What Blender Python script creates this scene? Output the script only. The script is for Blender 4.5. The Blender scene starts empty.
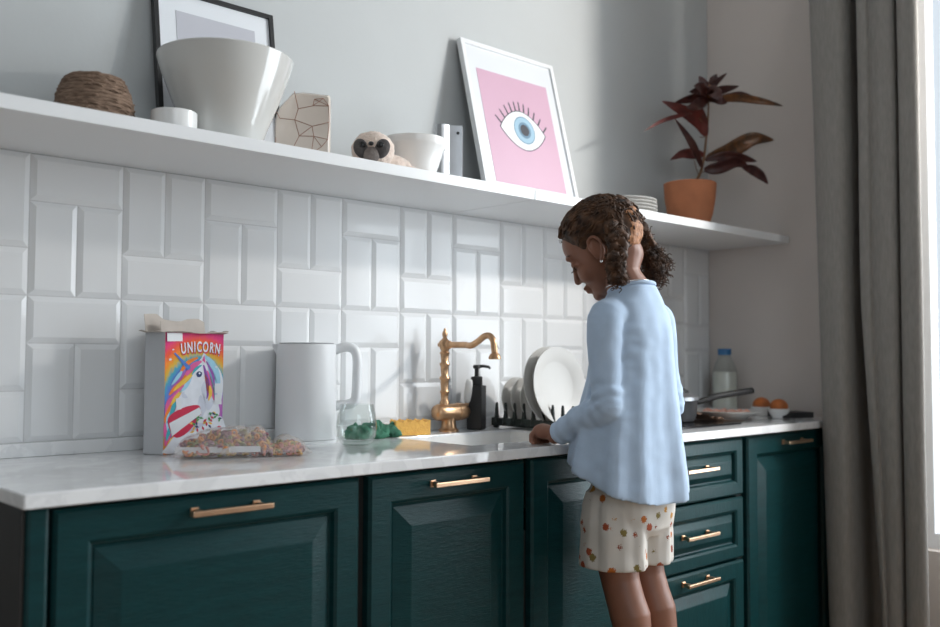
import bpy, bmesh, math, random
from mathutils import Vector, Matrix, noise

random.seed(7)
SC = bpy.context.scene
COL = SC.collection
V = Vector
PI = math.pi
sin, cos = math.sin, math.cos

# ------------------------------------------------------------------ camera (calibrated)
CAM = V((-0.66997, -2.06721, 1.11145))
YAW, PIT, ROL, FPX = 0.75451, 0.04613, 0.00389, 940.36
_f = V((sin(YAW) * cos(PIT), cos(YAW) * cos(PIT), sin(PIT)))
_r = V((cos(YAW), -sin(YAW), 0))
_u = _r.cross(_f)
CR = _r * cos(ROL) + _u * sin(ROL)
CU = -_r * sin(ROL) + _u * cos(ROL)


def at(px, py, y):
    """point of the vertical plane y = const that is seen at a pixel of the photograph"""
    d = _f + CR * ((px - 470) / FPX) + CU * ((313.5 - py) / FPX)
    return CAM + d * ((y - CAM.y) / d.y)


def atx(px, py, x):
    d = _f + CR * ((px - 470) / FPX) + CU * ((313.5 - py) / FPX)
    return CAM + d * ((x - CAM.x) / d.x)


# ------------------------------------------------------------------ materials
def nodes_of(name):
    m = bpy.data.materials.new(name)
    m.use_nodes = True
    nt = m.node_tree
    return m, nt, nt.nodes['Principled BSDF']


def setp(p, **k):
    for a, b in k.items():
        p.inputs[a.replace('_', ' ')].default_value = b


def c4(c):
    return (c[0], c[1], c[2], 1.0)


def s2l(r, g, b):
    def f(v):
        v /= 255
        return v / 12.92 if v <= .04045 else ((v + .055) / 1.055) ** 2.4
    return (f(r), f(g), f(b))


def mat(name, col, rough=.5, metal=0.0, var=0.0, vscale=8.0, bump=0.0, bscale=60.0, stretch=(1, 1, 1), col2=None, spec=None, coat=0.0, sheen=0.0, detail=4.0):
    m, nt, p = nodes_of(name)
    p.inputs['Base Color'].default_value = c4(col)
    p.inputs['Roughness'].default_value = rough
    p.inputs['Metallic'].default_value = metal
    if spec is not None:
        p.inputs['Specular IOR Level'].default_value = spec
    if coat:
        p.inputs['Coat Weight'].default_value = coat
        p.inputs['Coat Roughness'].default_value = .08
    if sheen:
        p.inputs['Sheen Weight'].default_value = sheen
    tc = nt.nodes.new('ShaderNodeTexCoord')
    mp = nt.nodes.new('ShaderNodeMapping')
    mp.inputs['Scale'].default_value = stretch
    nt.links.new(tc.outputs['Object'], mp.inputs['Vector'])
    if var or col2:
        n = nt.nodes.new('ShaderNodeTexNoise')
        n.inputs['Scale'].default_value = vscale
        n.inputs['Detail'].default_value = detail
        nt.links.new(mp.outputs['Vector'], n.inputs['Vector'])
        r = nt.nodes.new('ShaderNodeValToRGB')
        r.color_ramp.elements[0].position = .3
        r.color_ramp.elements[1].position = .7
        a = col2 if col2 else tuple(max(0, v * (1 - var)) for v in col)
        b = col if col2 else tuple(min(1, v * (1 + var)) for v in col)
        r.color_ramp.elements[0].color = c4(a)
        r.color_ramp.elements[1].color = c4(b)
        nt.links.new(n.outputs['Fac'], r.inputs['Fac'])
        nt.links.new(r.outputs['Color'], p.inputs['Base Color'])
    if bump:
        n = nt.nodes.new('ShaderNodeTexNoise')
        n.inputs['Scale'].default_value = bscale
        n.inputs['Detail'].default_value = 5
        nt.links.new(mp.outputs['Vector'], n.inputs['Vector'])
        b = nt.nodes.new('ShaderNodeBump')
        b.inputs['Strength'].default_value = bump
        b.inputs['Distance'].default_value = .004
        nt.links.new(n.outputs['Fac'], b.inputs['Height'])
        nt.links.new(b.outputs['Normal'], p.inputs['Normal'])
    return m


M = {}
M['plaster'] = mat('painted_plaster', (.515, .53, .53), .85, var=.025, vscale=3, bump=.05, bscale=90)
M['wallshell'] = mat('warm_plaster', (.64, .58, .54), .9, var=.03, vscale=2)
M['wallgrey'] = mat('grey_plaster', (.26, .26, .26), .9, var=.03, vscale=2)
M['ceiling'] = mat('ceiling_paint', (.75, .75, .75), .9, var=.02, vscale=2)
M['tile'] = mat('glazed_tile', (.765, .77, .775), .11, var=.01, vscale=5, spec=.24)
M['grout'] = mat('grout', (.62, .62, .62), .9, var=.05, vscale=40)
M['shelf'] = mat('white_lacquer', (.80, .81, .82), .32, var=.01, vscale=4)
M['oak'] = mat('oak_floor', (.30, .20, .12), .45, var=.25, vscale=5, stretch=(1, 12, 1))
M['teal'] = mat('teal_painted_oak', (.0036, .034, .037), .36, var=.16, vscale=5, bump=.22, bscale=22, stretch=(2.2, 2.2, 14), spec=.22)
M['tealrail'] = mat('teal_painted_oak_rails', (.0036, .034, .037), .36, var=.16, vscale=5, bump=.22, bscale=22, stretch=(14, 2.2, 2.2), spec=.22)
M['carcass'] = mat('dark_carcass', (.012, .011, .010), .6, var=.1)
M['plinth'] = mat('black_plinth', (.008, .010, .010), .6, var=.1)
M['copper'] = mat('brushed_copper', (.76, .50, .33), .32, 1.0, var=.08, vscale=30)
M['brass'] = mat('antique_bronze', (.52, .32, .185), .32, 1.0, var=.14, vscale=40)
M['porcelain'] = mat('porcelain', (.82, .81, .79), .18, var=.015, vscale=12)
M['bowlwhite'] = mat('glossy_ceramic', (.66, .655, .63), .14, var=.02, vscale=6, coat=.4)
M['platewhite'] = mat('plate_glaze', (.58, .565, .54), .45, var=.015, vscale=9)
M['kettle'] = mat('matt_white_plastic', (.84, .855, .87), .40, var=.012, vscale=6)
M['kettlegrey'] = mat('grey_lid_plastic', (.30, .31, .32), .45, var=.03)
M['black'] = mat('matt_black', (.018, .018, .019), .5, var=.1, vscale=20)
M['blackgloss'] = mat('black_glass', (.010, .010, .011), .12, var=.05)
M['steel'] = mat('polished_steel', (.47, .48, .50), .42, 1.0, var=.05, vscale=20)
M['potgrey'] = mat('dark_enamel', (.055, .056, .06), .35, var=.08)
M['rack'] = mat('dark_green_plastic', (.020, .028, .024), .45, var=.12, vscale=30)
M['sponge'] = mat('orange_sponge', (1.0, .52, .13), .9, var=.12, vscale=60, bump=.6, bscale=220)
M['greencloth'] = mat('green_cloth', (.045, .17, .105), .9, var=.35, vscale=35, bump=.4, bscale=300)
M['terracotta'] = mat('terracotta', (.42, .150, .065), .75, var=.14, vscale=14, bump=.08)
M['soil'] = mat('soil', (.03, .02, .014), .95, var=.3, vscale=70, bump=.6)
M['stem'] = mat('plant_stem', (.16, .085, .04), .7, var=.2, vscale=50)
M['leafdark'] = mat('dark_croton_leaf', (.030, .008, .009), .38, col2=(.075, .018, .012), vscale=35)
M['leafred'] = mat('red_croton_leaf', (.16, .022, .016), .42, col2=(.06, .014, .012), vscale=30)
M['leafvein'] = mat('veined_croton_leaf', (.038, .022, .012), .4, col2=(.19, .072, .022), vscale=42)
M['wicker'] = mat('wicker', (.13, .080, .052), .85, col2=(.30, .20, .14), vscale=70, bump=.7, bscale=150, stretch=(1, 1, 3))
M['pictureblack'] = mat('black_frame', (.010, .010, .011), .4, var=.1)
M['framewhite'] = mat('white_frame', (.80, .81, .82), .35, var=.01)
M['mount'] = mat('mount_board', (.76, .78, .81), .3, var=.01, coat=.5)
M['greyprint'] = mat('grey_print', (.50, .50, .545), .35, var=.03, vscale=6, coat=.5)
M['pinkprint'] = mat('pink_print', (.60, .375, .48), .45, var=.02, vscale=5)
M['ink'] = mat('ink', (.045, .048, .06), .6, var=.05)
M['eyewhite'] = mat('print_white', (.78, .79, .80), .5, var=.01)
M['iris'] = mat('print_iris', (.33, .50, .62), .5, var=.05)
M['iris2'] = mat('print_iris_dark', (.13, .24, .34), .5, var=.05)
M['linen'] = mat('grey_linen', (.235, .222, .205), .95, var=.10, vscale=160, bump=.35, bscale=420, stretch=(1, 1, .18), sheen=.1)
M['frame_pvc'] = mat('window_pvc', (.78, .79, .80), .4, var=.01)
M['milk'] = mat('milk', (.80, .77, .70), .35, var=.015)
M['bluecap'] = mat('blue_cap', (.03, .16, .36), .4, var=.05)
M['orange'] = mat('orange_peel', (.46, .125, .022), .5, var=.25, vscale=25, bump=.35, bscale=150)
M['salmon'] = mat('salmon_pieces', (.78, .24, .12), .5, col2=(.80, .55, .46), vscale=60)
M['parchment'] = mat('brown_paper', (.34, .215, .15), .85, var=.12, vscale=25)
M['pinkish'] = mat('cream_fur', (.80, .66, .57), .95, var=.10, vscale=60, bump=.9, bscale=240, sheen=.3)
M['furgrey'] = mat('dark_fur', (.075, .068, .066), .9, var=.2, vscale=80, bump=.7, bscale=240)
M['furmid'] = mat('grey_fur', (.20, .17, .155), .9, var=.2, vscale=80, bump=.7, bscale=240)
M['gloss_eye'] = mat('plastic_eye', (.006, .006, .007), .06, var=.05)
M['shirt'] = mat('light_blue_jersey', (.445, .565, .725), .88, var=.035, vscale=30, bump=.08, bscale=500, sheen=.15)
M['skin'] = mat('brown_skin', (.235, .100, .060), .48, var=.09, vscale=18, bump=.03, bscale=300)
M['hair'] = mat('dark_brown_curls', (.016, .009, .0065), .62, col2=(.115, .052, .023), vscale=48, spec=.3)
M['hairsunlit'] = mat('thin_sunlit_nape_hair', (.50, .21, .075), .6, col2=(.22, .09, .035), vscale=130, bump=.5, bscale=260)  # sunlit look of the thin nape hair put into the colour
M['silver'] = mat('silver', (.75, .75, .76), .25, 1.0, var=.05)
M['wood'] = mat('pine_stool', (.42, .28, .15), .5, var=.2, vscale=6, stretch=(1, 9, 9))
M['cardgrey'] = mat('grey_carton', (.50, .51, .53), .8, var=.03, vscale=20)
M['cardin'] = mat('raw_carton', (.52, .46, .41), .9, var=.06, vscale=30)
M['sticker'] = mat('white_sticker', (.72, .73, .75), .6, var=.02)
for n, c in dict(pr_red=(.58, .03, .075), pr_pink=(.72, .12, .32), pr_orange=(.82, .22, .03), pr_yellow=(.82, .50, .07), pr_teal=(.06, .38, .45),
                 pr_blue=(.08, .20, .55), pr_sky=(.34, .60, .74), pr_white=(.74, .755, .80), pr_shade=(.60, .62, .70), pr_purple=(.30, .10, .40), pr_navy=(.035, .05, .14), pr_green=(.10, .34, .12)).items():
    M[n] = mat(n, c, .5, var=.06, vscale=40, spec=.2)


def marble():
    m, nt, p = nodes_of('pale_quartz')
    tc = nt.nodes.new('ShaderNodeTexCoord')
    n = nt.nodes.new('ShaderNodeTexNoise')
    setp(n, Scale=6.0, Detail=8.0, Distortion=2.5)
    r = nt.nodes.new('ShaderNodeValToRGB')
    e = r.color_ramp.elements
    e[0].position, e[0].color = .44, c4((.765, .77, .775))
    e[1].position, e[1].color = .52, c4((.82, .825, .83))
    x = e.new(.485)
    x.color = c4((.735, .74, .75))
    nt.links.new(tc.outputs['Object'], n.inputs['Vector'])
    nt.links.new(n.outputs['Fac'], r.inputs['Fac'])
    nt.links.new(r.outputs['Color'], p.inputs['Base Color'])
    setp(p, Roughness=.045)
    p.inputs['Specular IOR Level'].default_value = .55
    return m


M['quartz'] = marble()


def glass_mat(name, tint=(1, 1, 1), ior=1.45, rough=0.0):
    m, nt, p = nodes_of(name)
    p.inputs['Base Color'].default_value = c4(tint)
    setp(p, Roughness=rough, IOR=ior)
    p.inputs['Transmission Weight'].default_value = 1.0
    return m




def pane_mat(name, power=4, edge=.5, tint=(1, 1, 1)):
    m, nt, p = nodes_of(name)
    out = nt.nodes['Material Output']
    tr = nt.nodes.new('ShaderNodeBsdfTransparent')
    gl = nt.nodes.new('ShaderNodeBsdfGlossy')
    gl.inputs['Roughness'].default_value = .02
    lw = nt.nodes.new('ShaderNodeLayerWeight')
    pw = nt.nodes.new('ShaderNodeMath')
    pw.operation = 'POWER'
    pw.inputs[1].default_value = power
    fr = nt.nodes.new('ShaderNodeMapRange')
    fr.inputs['To Min'].default_value = .03
    fr.inputs['To Max'].default_value = edge
    nt.links.new(lw.outputs['Facing'], pw.inputs[0])
    nt.links.new(pw.outputs[0], fr.inputs['Value'])
    tr.inputs['Color'].default_value = c4(tint)
    mx = nt.nodes.new('ShaderNodeMixShader')
    nt.links.new(fr.outputs[0], mx.inputs[0])
    nt.links.new(tr.outputs[0], mx.inputs[1])
    nt.links.new(gl.outputs[0], mx.inputs[2])
    nt.links.new(mx.outputs[0], out.inputs['Surface'])
    return m


M['pane'] = pane_mat('window_glass')
M['glass'] = pane_mat('clear_glass', 3.0, .75, (.96, .975, .97))


def film_mat(name, col, clear, rough=.3):
    m, nt, p = nodes_of(name)
    out = nt.nodes['Material Output']
    p.inputs['Base Color'].default_value = c4(col)
    p.inputs['Roughness'].default_value = rough
    tr = nt.nodes.new('ShaderNodeBsdfTransparent')
    mx = nt.nodes.new('ShaderNodeMixShader')
    tc = nt.nodes.new('ShaderNodeTexCoord')
    n = nt.nodes.new('ShaderNodeTexNoise')
    setp(n, Scale=22.0, Detail=4.0)
    mr = nt.nodes.new('ShaderNodeMapRange')
    mr.inputs['To Min'].default_value = clear - .2
    mr.inputs['To Max'].default_value = clear + .2
    nt.links.new(tc.outputs['Object'], n.inputs['Vector'])
    nt.links.new(n.outputs['Fac'], mr.inputs['Value'])
    nt.links.new(mr.outputs[0], mx.inputs[0])
    nt.links.new(p.outputs[0], mx.inputs[1])
    nt.links.new(tr.outputs[0], mx.inputs[2])
    nt.links.new(mx.outputs[0], out.inputs['Surface'])
    return m


M['film'] = film_mat('bag_film', (.86, .80, .76), .74, .14)


def shorts_mat():
    m, nt, p = nodes_of('printed_cotton')
    tc = nt.nodes.new('ShaderNodeTexCoord')
    n = nt.nodes.new('ShaderNodeTexNoise')
    setp(n, Scale=95.0, Detail=3.0)
    ma = nt.nodes.new('ShaderNodeVectorMath')
    ma.operation = 'MULTIPLY_ADD'
    ma.inputs[1].default_value = (.013, .013, .013)
    nt.links.new(n.outputs['Color'], ma.inputs[0])
    nt.links.new(tc.outputs['Object'], ma.inputs[2])
    vo = nt.nodes.new('ShaderNodeTexVoronoi')
    vo.distance = 'EUCLIDEAN'
    setp(vo, Scale=33.0, Randomness=.75)
    nt.links.new(ma.outputs[0], vo.inputs['Vector'])
    lt = nt.nodes.new('ShaderNodeMath')
    lt.operation = 'LESS_THAN'
    lt.inputs[1].default_value = .30
    nt.links.new(vo.outputs['Distance'], lt.inputs[0])
    sep = nt.nodes.new('ShaderNodeSeparateColor')
    nt.links.new(vo.outputs['Color'], sep.inputs[0])
    r = nt.nodes.new('ShaderNodeValToRGB')
    r.color_ramp.interpolation = 'CONSTANT'
    e = r.color_ramp.elements
    e[0].position, e[0].color = 0, c4((.45, .13, .02))
    e[1].position, e[1].color = .3, c4((.25, .06, .03))
    for ps, c in ((.5, (.50, .24, .04)), (.7, (.22, .17, .05)), (.85, (.34, .07, .025))):
        x = e.new(ps)
        x.color = c4(c)
    nt.links.new(sep.outputs[0], r.inputs['Fac'])
    mx = nt.nodes.new('ShaderNodeMix')
    mx.data_type = 'RGBA'
    mx.inputs[6].default_value = c4((.62, .585, .54))
    nt.links.new(lt.outputs[0], mx.inputs[0])
    nt.links.new(r.outputs['Color'], mx.inputs[7])
    nt.links.new(mx.outputs[2], p.inputs['Base Color'])
    setp(p, Roughness=.9)
    return m


M['shorts'] = shorts_mat()


def rainbow_mat(center):
    """printed rainbow arcs on the front of the cereal box (object coordinates: x across, z up)"""
    m, nt, p = nodes_of('rainbow_print')
    tc = nt.nodes.new('ShaderNodeTexCoord')
    n = nt.nodes.new('ShaderNodeTexNoise')
    setp(n, Scale=26.0, Detail=3.0)
    ma = nt.nodes.new('ShaderNodeVectorMath')
    ma.operation = 'MULTIPLY_ADD'
    ma.inputs[1].default_value = (.018, .018, .018)
    nt.links.new(n.outputs['Color'], ma.inputs[0])
    nt.links.new(tc.outputs['UV'], ma.inputs[2])
    d = nt.nodes.new('ShaderNodeVectorMath')
    d.operation = 'DISTANCE'
    d.inputs[1].default_value = (center[0], center[1], .009)
    nt.links.new(ma.outputs[0], d.inputs[0])
    mr = nt.nodes.new('ShaderNodeMapRange')
    mr.inputs['From Min'].default_value = .05
    mr.inputs['From Max'].default_value = .185
    nt.links.new(d.outputs['Value'], mr.inputs['Value'])
    r = nt.nodes.new('ShaderNodeValToRGB')
    e = r.color_ramp.elements
    e[0].position, e[0].color = 0, c4((.62, .60, .74))
    e[1].position, e[1].color = 1, c4((.40, .015, .12))
    for ps, c in ((.14, (.55, .20, .48)), (.27, (.40, .10, .42)), (.36, (.10, .20, .58)), (.45, (.06, .36, .46)), (.53, (.66, .42, .05)), (.63, (.84, .26, .02)), (.75, (.76, .08, .04)), (.87, (.66, .03, .17))):
        x = e.new(ps)
        x.color = c4(c)
    nt.links.new(mr.outputs[0], r.inputs['Fac'])
    nt.links.new(r.outputs['Color'], p.inputs['Base Color'])
    setp(p, Roughness=.5)
    p.inputs['Specular IOR Level'].default_value = .2
    return m


# ------------------------------------------------------------------ mesh helpers
def to_obj(name, bm, m, parent=None, smooth=None, origin=None):
    """geometry is given in world coordinates; the object's origin goes to its parent's base (or to origin)"""
    me = bpy.data.meshes.new(name)
    o = parent.get('_base') if parent is not None else origin
    off = V(o) if o is not None else V((0, 0, 0))
    if off.length:
        bmesh.ops.translate(bm, verts=bm.verts, vec=-off)
    bmesh.ops.recalc_face_normals(bm, faces=bm.faces)
    bm.to_mesh(me)
    bm.free()
    return link_mesh(name, me, m, parent, smooth, off)


def link_mesh(name, me, m, parent=None, smooth=None, off=V((0, 0, 0))):
    if isinstance(m, (list, tuple)):
        for q in m:
            me.materials.append(q)
    elif m is not None:
        me.materials.append(m)
    if smooth is not None:
        me.shade_smooth()
        if smooth < 179:
            me.set_sharp_from_angle(angle=math.radians(smooth))
    ob = bpy.data.objects.new(name, me)
    COL.objects.link(ob)
    if parent is not None:
        ob.parent = parent
        if parent.type != 'EMPTY' or parent.parent is not None:
            pass
    else:
        ob.location = off
    return ob


def sub(ob, base):
    """lets a mesh carry sub-parts: they share its local frame"""
    ob['_base'] = tuple(base)
    return ob


def tag(o, label, cat, group=None, kind=None):
    o['label'] = label
    o['category'] = cat
    if group:
        o['group'] = group
    if kind:
        o['kind'] = kind
    return o


def thing(name, label, cat, loc, group=None):
    o = bpy.data.objects.new(name, None)
    o.empty_display_size = .05
    COL.objects.link(o)
    o.location = loc
    o['_base'] = tuple(loc)
    return tag(o, label, cat, group)


def struct(name, bm, m, smooth=None):
    o = to_obj(name, bm, m, None, smooth)
    o['kind'] = 'structure'
    return o


def BM():
    return bmesh.new()


def box(bm, x0, x1, y0, y1, z0, z1, mtx=None):
    vs = [bm.verts.new((x, y, z)) for x in (x0, x1) for y in (y0, y1) for z in (z0, z1)]
    F = [(0, 1, 3, 2), (4, 6, 7, 5), (0, 4, 5, 1), (2, 3, 7, 6), (0, 2, 6, 4), (1, 5, 7, 3)]
    fs = [bm.faces.new([vs[i] for i in f]) for f in F]
    if mtx is not None:
        bmesh.ops.transform(bm, matrix=mtx, verts=vs)
    return vs, fs


def bevel_all(bm, w, seg=2):
    bmesh.ops.bevel(bm, geom=list(bm.edges), offset=w, segments=seg, profile=.5, affect='EDGES')


def bbox_bm(x0, x1, y0, y1, z0, z1, w=.002, seg=2, mtx=None):
    bm = BM()
    box(bm, x0, x1, y0, y1, z0, z1)
    if w:
        bevel_all(bm, w, seg)
    if mtx is not None:
        bmesh.ops.transform(bm, matrix=mtx, verts=bm.verts)
    return bm


def merge(bm, other):
    me = bpy.data.meshes.new('tmp')
    other.to_mesh(me)
    other.free()
    bm.from_mesh(me)
    bpy.data.meshes.remove(me)


def loft(bm, rings, cap=True, closed=True):
    R = [[bm.verts.new(p) for p in r] for r in rings]
    n = len(R[0])
    for a, b in zip(R, R[1:]):
        for i in range(n if closed else n - 1):
            j = (i + 1) % n
            bm.faces.new((a[i], a[j], b[j], b[i]))
    if cap:
        bm.faces.new(R[0][::-1])
        bm.faces.new(R[-1])
    return R


def lathe(bm, prof, c=(0, 0, 0), seg=40, mtx=None, sx=1, sy=1):
    """prof: (r, z) from bottom to top; r == 0 closes it to a point"""
    c = V(c)
    rows = []
    for r, z in prof:
        if r < 1e-6:
            rows.append([bm.verts.new(V((0, 0, z)))])
        else:
            rows.append([bm.verts.new(V((r * sx * cos(2 * PI * i / seg), r * sy * sin(2 * PI * i / seg), z))) for i in range(seg)])
    for a, b in zip(rows, rows[1:]):
        for i in range(seg):
            j = (i + 1) % seg
            if len(a) == 1 and len(b) == 1:
                continue
            if len(a) == 1:
                bm.faces.new((a[0], b[j], b[i]))
            elif len(b) == 1:
                bm.faces.new((a[i], a[j], b[0]))
            else:
                bm.faces.new((a[i], a[j], b[j], b[i]))
    vs = [v for r in rows for v in r]
    if mtx is not None:
        bmesh.ops.transform(bm, matrix=mtx, verts=vs)
    bmesh.ops.translate(bm, vec=c, verts=vs)
    return vs


def catmull(pts, n=6):
    P = [V(p) for p in pts]
    P = [P[0] * 2 - P[1]] + P + [P[-1] * 2 - P[-2]]
    out = []
    for i in range(1, len(P) - 2):
        a, b, c, d = P[i - 1:i + 3]
        for k in range(n):
            t = k / n
            out.append(.5 * ((2 * b) + (c - a) * t + (2 * a - 5 * b + 4 * c - d) * t * t + (3 * b - a - 3 * c + d) * t ** 3))
    out.append(P[-2])
    return out


def tube(bm, pts, rad, seg=12, cap=True, flat=1.0, up=None):
    """swept tube; rad a number or one per point; flat squashes it along the frame's second axis"""
    P = [V(p) for p in pts]
    n = len(P)
    R = rad if isinstance(rad, (list, tuple)) else [rad] * n
    t0 = (P[1] - P[0]).normalized()
    a = up if up is not None else (V((0, 0, 1)) if abs(t0.z) < .9 else V((1, 0, 0)))
    nrm = (a - t0 * a.dot(t0)).normalized()
    rings = []
    for i in range(n):
        t = (P[min(i + 1, n - 1)] - P[max(i - 1, 0)]).normalized()
        nrm = (nrm - t * nrm.dot(t)).normalized()
        b = t.cross(nrm)
        rings.append([P[i] + (nrm * cos(2 * PI * k / seg) * flat + b * sin(2 * PI * k / seg)) * R[i] for k in range(seg)])
    loft(bm, rings, cap)


def ball(bm, c, r, ax=None, su=20, sv=14):
    """ellipsoid; ax: three axis vectors"""
    r = (r, r, r) if isinstance(r, (int, float)) else r
    A = ax or (V((1, 0, 0)), V((0, 1, 0)), V((0, 0, 1)))
    c = V(c)

    def pt(x, y, z):
        return c + A[0] * (x * r[0]) + A[1] * (y * r[1]) + A[2] * (z * r[2])
    top, bot = bm.verts.new(pt(0, 0, 1)), bm.verts.new(pt(0, 0, -1))
    rows = []
    for i in range(1, sv):
        t = PI * i / sv
        rows.append([bm.verts.new(pt(sin(t) * cos(2 * PI * k / su), sin(t) * sin(2 * PI * k / su), cos(t))) for k in range(su)])
    for k in range(su):
        j = (k + 1) % su
        bm.faces.new((top, rows[0][k], rows[0][j]))
        bm.faces.new((bot, rows[-1][j], rows[-1][k]))
        for a, b in zip(rows, rows[1:]):
            bm.faces.new((a[k], b[k], b[j], a[j]))


def limb(bm, pts, rad, seg=16):
    """tube with round joints, for fusing"""
    tube(bm, pts, rad, seg)
    ball(bm, pts[0], rad[0])
    ball(bm, pts[-1], rad[-1])


def fuse(bm, voxel, smooth_it=4, fac=.5):
    """joins overlapping closed volumes into one continuous surface; returns a mesh datablock"""
    me = bpy.data.meshes.new('tmp_fuse')
    bmesh.ops.recalc_face_normals(bm, faces=bm.faces)
    bm.to_mesh(me)
    bm.free()
    o = bpy.data.objects.new('tmp_fuse', me)
    COL.objects.link(o)
    r = o.modifiers.new('r', 'REMESH')
    r.mode = 'VOXEL'
    r.voxel_size = voxel
    if smooth_it:
        s = o.modifiers.new('s', 'SMOOTH')
        s.factor = fac
        s.iterations = smooth_it
    dg = bpy.context.evaluated_depsgraph_get()
    out = bpy.data.meshes.new_from_object(o.evaluated_get(dg))
    bpy.data.objects.remove(o)
    bpy.data.meshes.remove(me)
    return out


def fused_obj(name, bm, m, parent, voxel, smooth_it=4, deform=None):
    me = fuse(bm, voxel, smooth_it)
    off = V(parent['_base']) if parent is not None else V((0, 0, 0))
    for v in me.vertices:
        p = v.co.copy()
        if deform:
            p = deform(p)
        v.co = p - off
    return link_mesh(name, me, m, parent, 180)


def R_z(a):
    return Matrix.Rotation(a, 4, 'Z')


def T(v):
    return Matrix.Translation(V(v))


def frame_mtx(o, x, y, z):
    m = Matrix.Identity(4)
    for i, a in enumerate((x, y, z)):
        for k in range(3):
            m[k][i] = a[k]
    for k in range(3):
        m[k][3] = o[k]
    return m


def copy_thing(root, loc, label, group=None):
    r = root.copy()
    COL.objects.link(r)
    r.location = loc
    r['label'] = label
    if group:
        r['group'] = group
    for ch in list(root.children):
        c = ch.copy()
        COL.objects.link(c)
        c.parent = r
        for g in ch.children:
            d = g.copy()
            COL.objects.link(d)
            d.parent = c
    return r


# ------------------------------------------------------------------ the room
XW, CT = 2.578, 0.90            # right wall, worktop height
YB, XL, ZC = -4.4, -2.6, 3.4    # wall behind the camera, left wall, ceiling
bm = BM(); box(bm, XL, 3.0, YB, .12, -.10, 0); struct('floor', bm, M['oak'])
bm = BM(); box(bm, XL, 3.0, YB, .12, ZC, ZC + .1); struct('ceiling', bm, M['ceiling'])
bm = BM(); box(bm, XL, 2.72, .0005, .12, 0, ZC); struct('wall_back', bm, M['plaster'])
bm = BM(); box(bm, XL - .12, XL, YB, .12, 0, ZC); struct('wall_left', bm, M['wallgrey'])
WY0, WY1, WZ0, WZ1 = -.775, -2.75, .48, 3.05
bm = BM()
box(bm, XW, XW + .14, WY0, 0, 0, ZC)
box(bm, XW, XW + .14, YB, WY1, 0, ZC)
box(bm, XW, XW + .14, WY1, WY0, WZ1, ZC)
box(bm, XW, XW + .14, WY1, WY0, 0, WZ0)
struct('wall_right', bm, M['wallshell'])
# wall behind the camera, with an unseen second window added for fill light
GX0, GX1, GZ0, GZ1 = -2.2, -.2, .9, 2.9
bm = BM()
box(bm, XL, GX0, YB - .12, YB, 0, ZC)
box(bm, GX1, XW + .14, YB - .12, YB, 0, ZC)
box(bm, GX0, GX1, YB - .12, YB, GZ1, ZC)
box(bm, GX0, GX1, YB - .12, YB, 0, GZ0)
struct('wall_front', bm, M['plaster'])


def window(name, a0, a1, z0, z1, nm, axis, pos):
    fw = .05
    bm = BM()

    def bar(p0, p1, q0, q1):
        if axis == 'x':
            box(bm, pos, pos + .06, p0, p1, q0, q1)
        else:
            box(bm, p0, p1, pos - .06, pos, q0, q1)
    lo, hi = min(a0, a1), max(a0, a1)
    bar(lo, lo + fw, z0, z1)
    bar(hi - fw, hi, z0, z1)
    bar(lo + fw, hi - fw, z0, z0 + fw)
    bar(lo + fw, hi - fw, z1 - fw, z1)
    for k in range(1, nm):
        c = lo + (hi - lo) * k / nm
        bar(c - .018, c + .018, z0 + fw, z1 - fw)
    w = struct(name, bm, M['frame_pvc'])
    for k in range(nm):
        p0, p1 = lo + (hi - lo) * k / nm + .018, lo + (hi - lo) * (k + 1) / nm - .018
        bm = BM()
        if axis == 'x':
            box(bm, pos + .028, pos + .032, p0, p1, z0 + fw, z1 - fw)
        else:
            box(bm, p0, p1, pos - .032, pos - .028, z0 + fw, z1 - fw)
        g = to_obj('pane', bm, M['pane'], None)
        g.parent = w
    return w


window('window_1', WY0, WY1, WZ0, WZ1, 2, 'x', XW + .05)
window('added_window_2', GX0, GX1, GZ0, GZ1, 2, 'y', YB - .03)  # the second one is added out of view, for frontal fill

# tiles: pairs of upright tiles and lying tiles, bevelled
bm = BM()
Z0 = 1.237


def tile(x0, x1, z0, z1):
    x1 = min(x1, XW - .001)
    z1 = min(z1, 1.5365)
    if x1 - x0 < .02:
        return
    g, b = .0011, .0125
    j = [random.uniform(-.0009, .0009) for _ in range(4)]
    o = [(x0 + g, z0 + g), (x1 - g, z0 + g), (x1 - g, z1 - g), (x0 + g, z1 - g)]
    i = [(x0 + b, z0 + b), (x1 - b, z0 + b), (x1 - b, z1 - b), (x0 + b, z1 - b)]
    k0 = [bm.verts.new((x, .0004, z)) for x, z in o]
    k1 = [bm.verts.new((x, -.0010, z)) for x, z in o]
    k2 = [bm.verts.new((x, -.0062 + d, z)) for (x, z), d in zip(i, j)]
    for A, B in ((k0, k1), (k1, k2)):
        for q in range(4):
            bm.faces.new((A[q], A[(q + 1) % 4], B[(q + 1) % 4], B[q]))
    bm.faces.new(k2)


for c in range(-4, 13):
    x = c * .2
    if c % 2 == 1:
        spec = [('h', 0, .1), ('v', .1, .3), ('v', -.2, 0), ('h', -.307, -.2)]
    else:
        spec = [('v', 0, .2), ('h', .2, .3), ('h', -.1, 0), ('v', -.307, -.1)]
    for k, a, b in spec:
        if k == 'h':
            tile(x, x + .2, Z0 + a, Z0 + b)
        else:
            tile(x, x + .1, Z0 + a, Z0 + b)
            tile(x + .1, x + .2, Z0 + a, Z0 + b)
struct('wall_tiles', bm, M['tile'])
bm = BM(); box(bm, -.8, XW, -.0003, .0006, .87, 1.5368); struct('trim_1', bm, M['grout'])

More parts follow.
